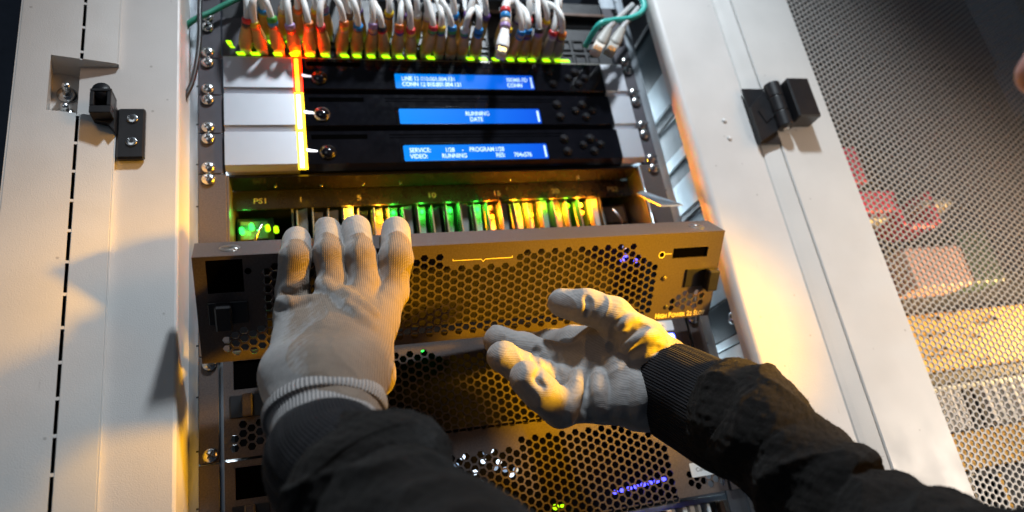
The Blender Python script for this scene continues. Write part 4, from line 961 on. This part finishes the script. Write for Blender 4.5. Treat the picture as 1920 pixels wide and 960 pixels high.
def dispR(s, th, r):
    return (2.2 * np.sin(2 * th + s * .045 + .5) + 1.8 * np.sin(3 * th - s * .08) + 1.2 * np.sin(s * .17 + 2 * np.sin(th)) + .6 * np.sin(6 * th + s * .2)) * min(1, s / 25)
sl_R = sleeve('sleeve', [(P(1330, 752, 536), 36.0), (P(1346, 760, 531), 40.0), (P(1370, 772, 524), 42.0), (P(1408, 792, 514), 43.0), (P(1435, 820, 503), 44.0), (P(1460, 849, 495), 40.2), (P(1490, 883, 485), 40.7), (P(1530, 927, 472), 42.1), (P(1580, 976, 455), 40.5), (P(1640, 1008, 438), 42.0), (P(1710, 1041, 418), 43.0), (P(1810, 1088, 388), 45.0), (P(1960, 1156, 345), 50.0), (P(2110, 1206, 300), 56.0)], fleece, man, dispR, fold=(4.2, 85, 6), nseg=220, n=20)
sl_R['label'] = 'right sleeve with loose folds reaching in from the lower right'
sleeve('ribbed_cuff', [(P(1246, 725, 566), 34), (P(1248, 726, 565), 37), (P(1275, 740, 556), 38), (P(1320, 764, 542), 39), (P(1365, 788, 525), 40), (P(1400, 806, 511), 39)], rib, sl_R,
       lambda s, th, r: .9 * np.sin(2 * th + .5 + s * .03) + .35 * np.sin(th * 2 * math.pi * 38 / 2.3), nseg=240)
def fuzz(o, n, seed, L=(1.2, 3.4)):
    g = np.random.default_rng(seed); me = o.data; V = np.array([v.co[:] for v in me.vertices]) / S; Nn = np.array([v.normal[:] for v in me.vertices])
    i = g.integers(0, len(V), n); c = V[i]; d = Nn[i] + g.normal(size=(n, 3)) * .75; d /= np.linalg.norm(d, axis=1)[:, None]
    sd = np.cross(d, g.normal(size=(n, 3))); sd /= np.linalg.norm(sd, axis=1)[:, None]; ln = g.uniform(*L, n)[:, None]
    v = np.stack([c - sd * .06, c + sd * .06, c + d * ln * .6 + sd * .05, c + d * ln + sd * ln * .25], 1).reshape(-1, 3)
    k = np.arange(n)[:, None] * 4; mb = MB(); mb.v = v.tolist(); mb.f = np.vstack([k + [0, 1, 2], k + [0, 2, 3]]).tolist()
    return mb.build('lint_fuzz', mat('lint', (.028, .024, .02), .9), o, kind='stuff', off=(0, 0, 0))
fuzz(sl_L, 15000, 1, (.5, 1.7)); fuzz(sl_R, 15000, 2, (.5, 1.9))
# ------------------------------------------------------------------ face leaning in at the right edge
G = Field(P(2290, 90, 340) - 150, P(2290, 90, 340) + 150, 2.5); D = G.new(); hc = P(2310, 60, 340)
left_ = -np.array(rt); upw = -np.array(dn); fwd_ = np.array(fw)
G.cone(D, hc + upw * 35, hc - upw * 15, 76, 70, 20); G.cone(D, hc + left_ * 25 - upw * 40, hc - upw * 50, 46, 50, 30)
G.cone(D, hc + left_ * 74 + upw * 18, hc + left_ * 92 - upw * 20, 7, 12, 14); G.cone(D, hc + left_ * 78 - upw * 24 + fwd_ * 12, hc + left_ * 78 - upw * 24 - fwd_ * 12, 9, 9, 9)
G.cone(D, hc + left_ * 62 + upw * 26 + fwd_ * 26, hc + left_ * 62 + upw * 26 - fwd_ * 26, 12, 12, 14); G.cone(D, hc + left_ * 68 - upw * 52 + fwd_ * 12, hc + left_ * 68 - upw * 52 - fwd_ * 12, 7, 7, 8)
G.cone(D, hc + left_ * 52 - upw * 88, hc + left_ * 40 - upw * 84, 18, 24, 18); G.cone(D, hc - upw * 60 - left_ * 10, hc - upw * 150 - left_ * 20, 50, 52, 20)
G.cone(D, hc + left_ * 82 - upw * 33 + fwd_ * 6, hc + left_ * 80 - upw * 28 + fwd_ * 6, 3.4, 2.6, 3, 's'); G.cone(D, hc + left_ * 82 - upw * 33 - fwd_ * 6, hc + left_ * 80 - upw * 28 - fwd_ * 6, 3.4, 2.6, 3, 's')
V, Fq = G.mesh(D)
skin = mat('skin', (.42, .22, .19), .5, var=.12, vscale=90, bump=.2, bscale=900)
hd = cloth_obj('head', V, Fq, skin, man)
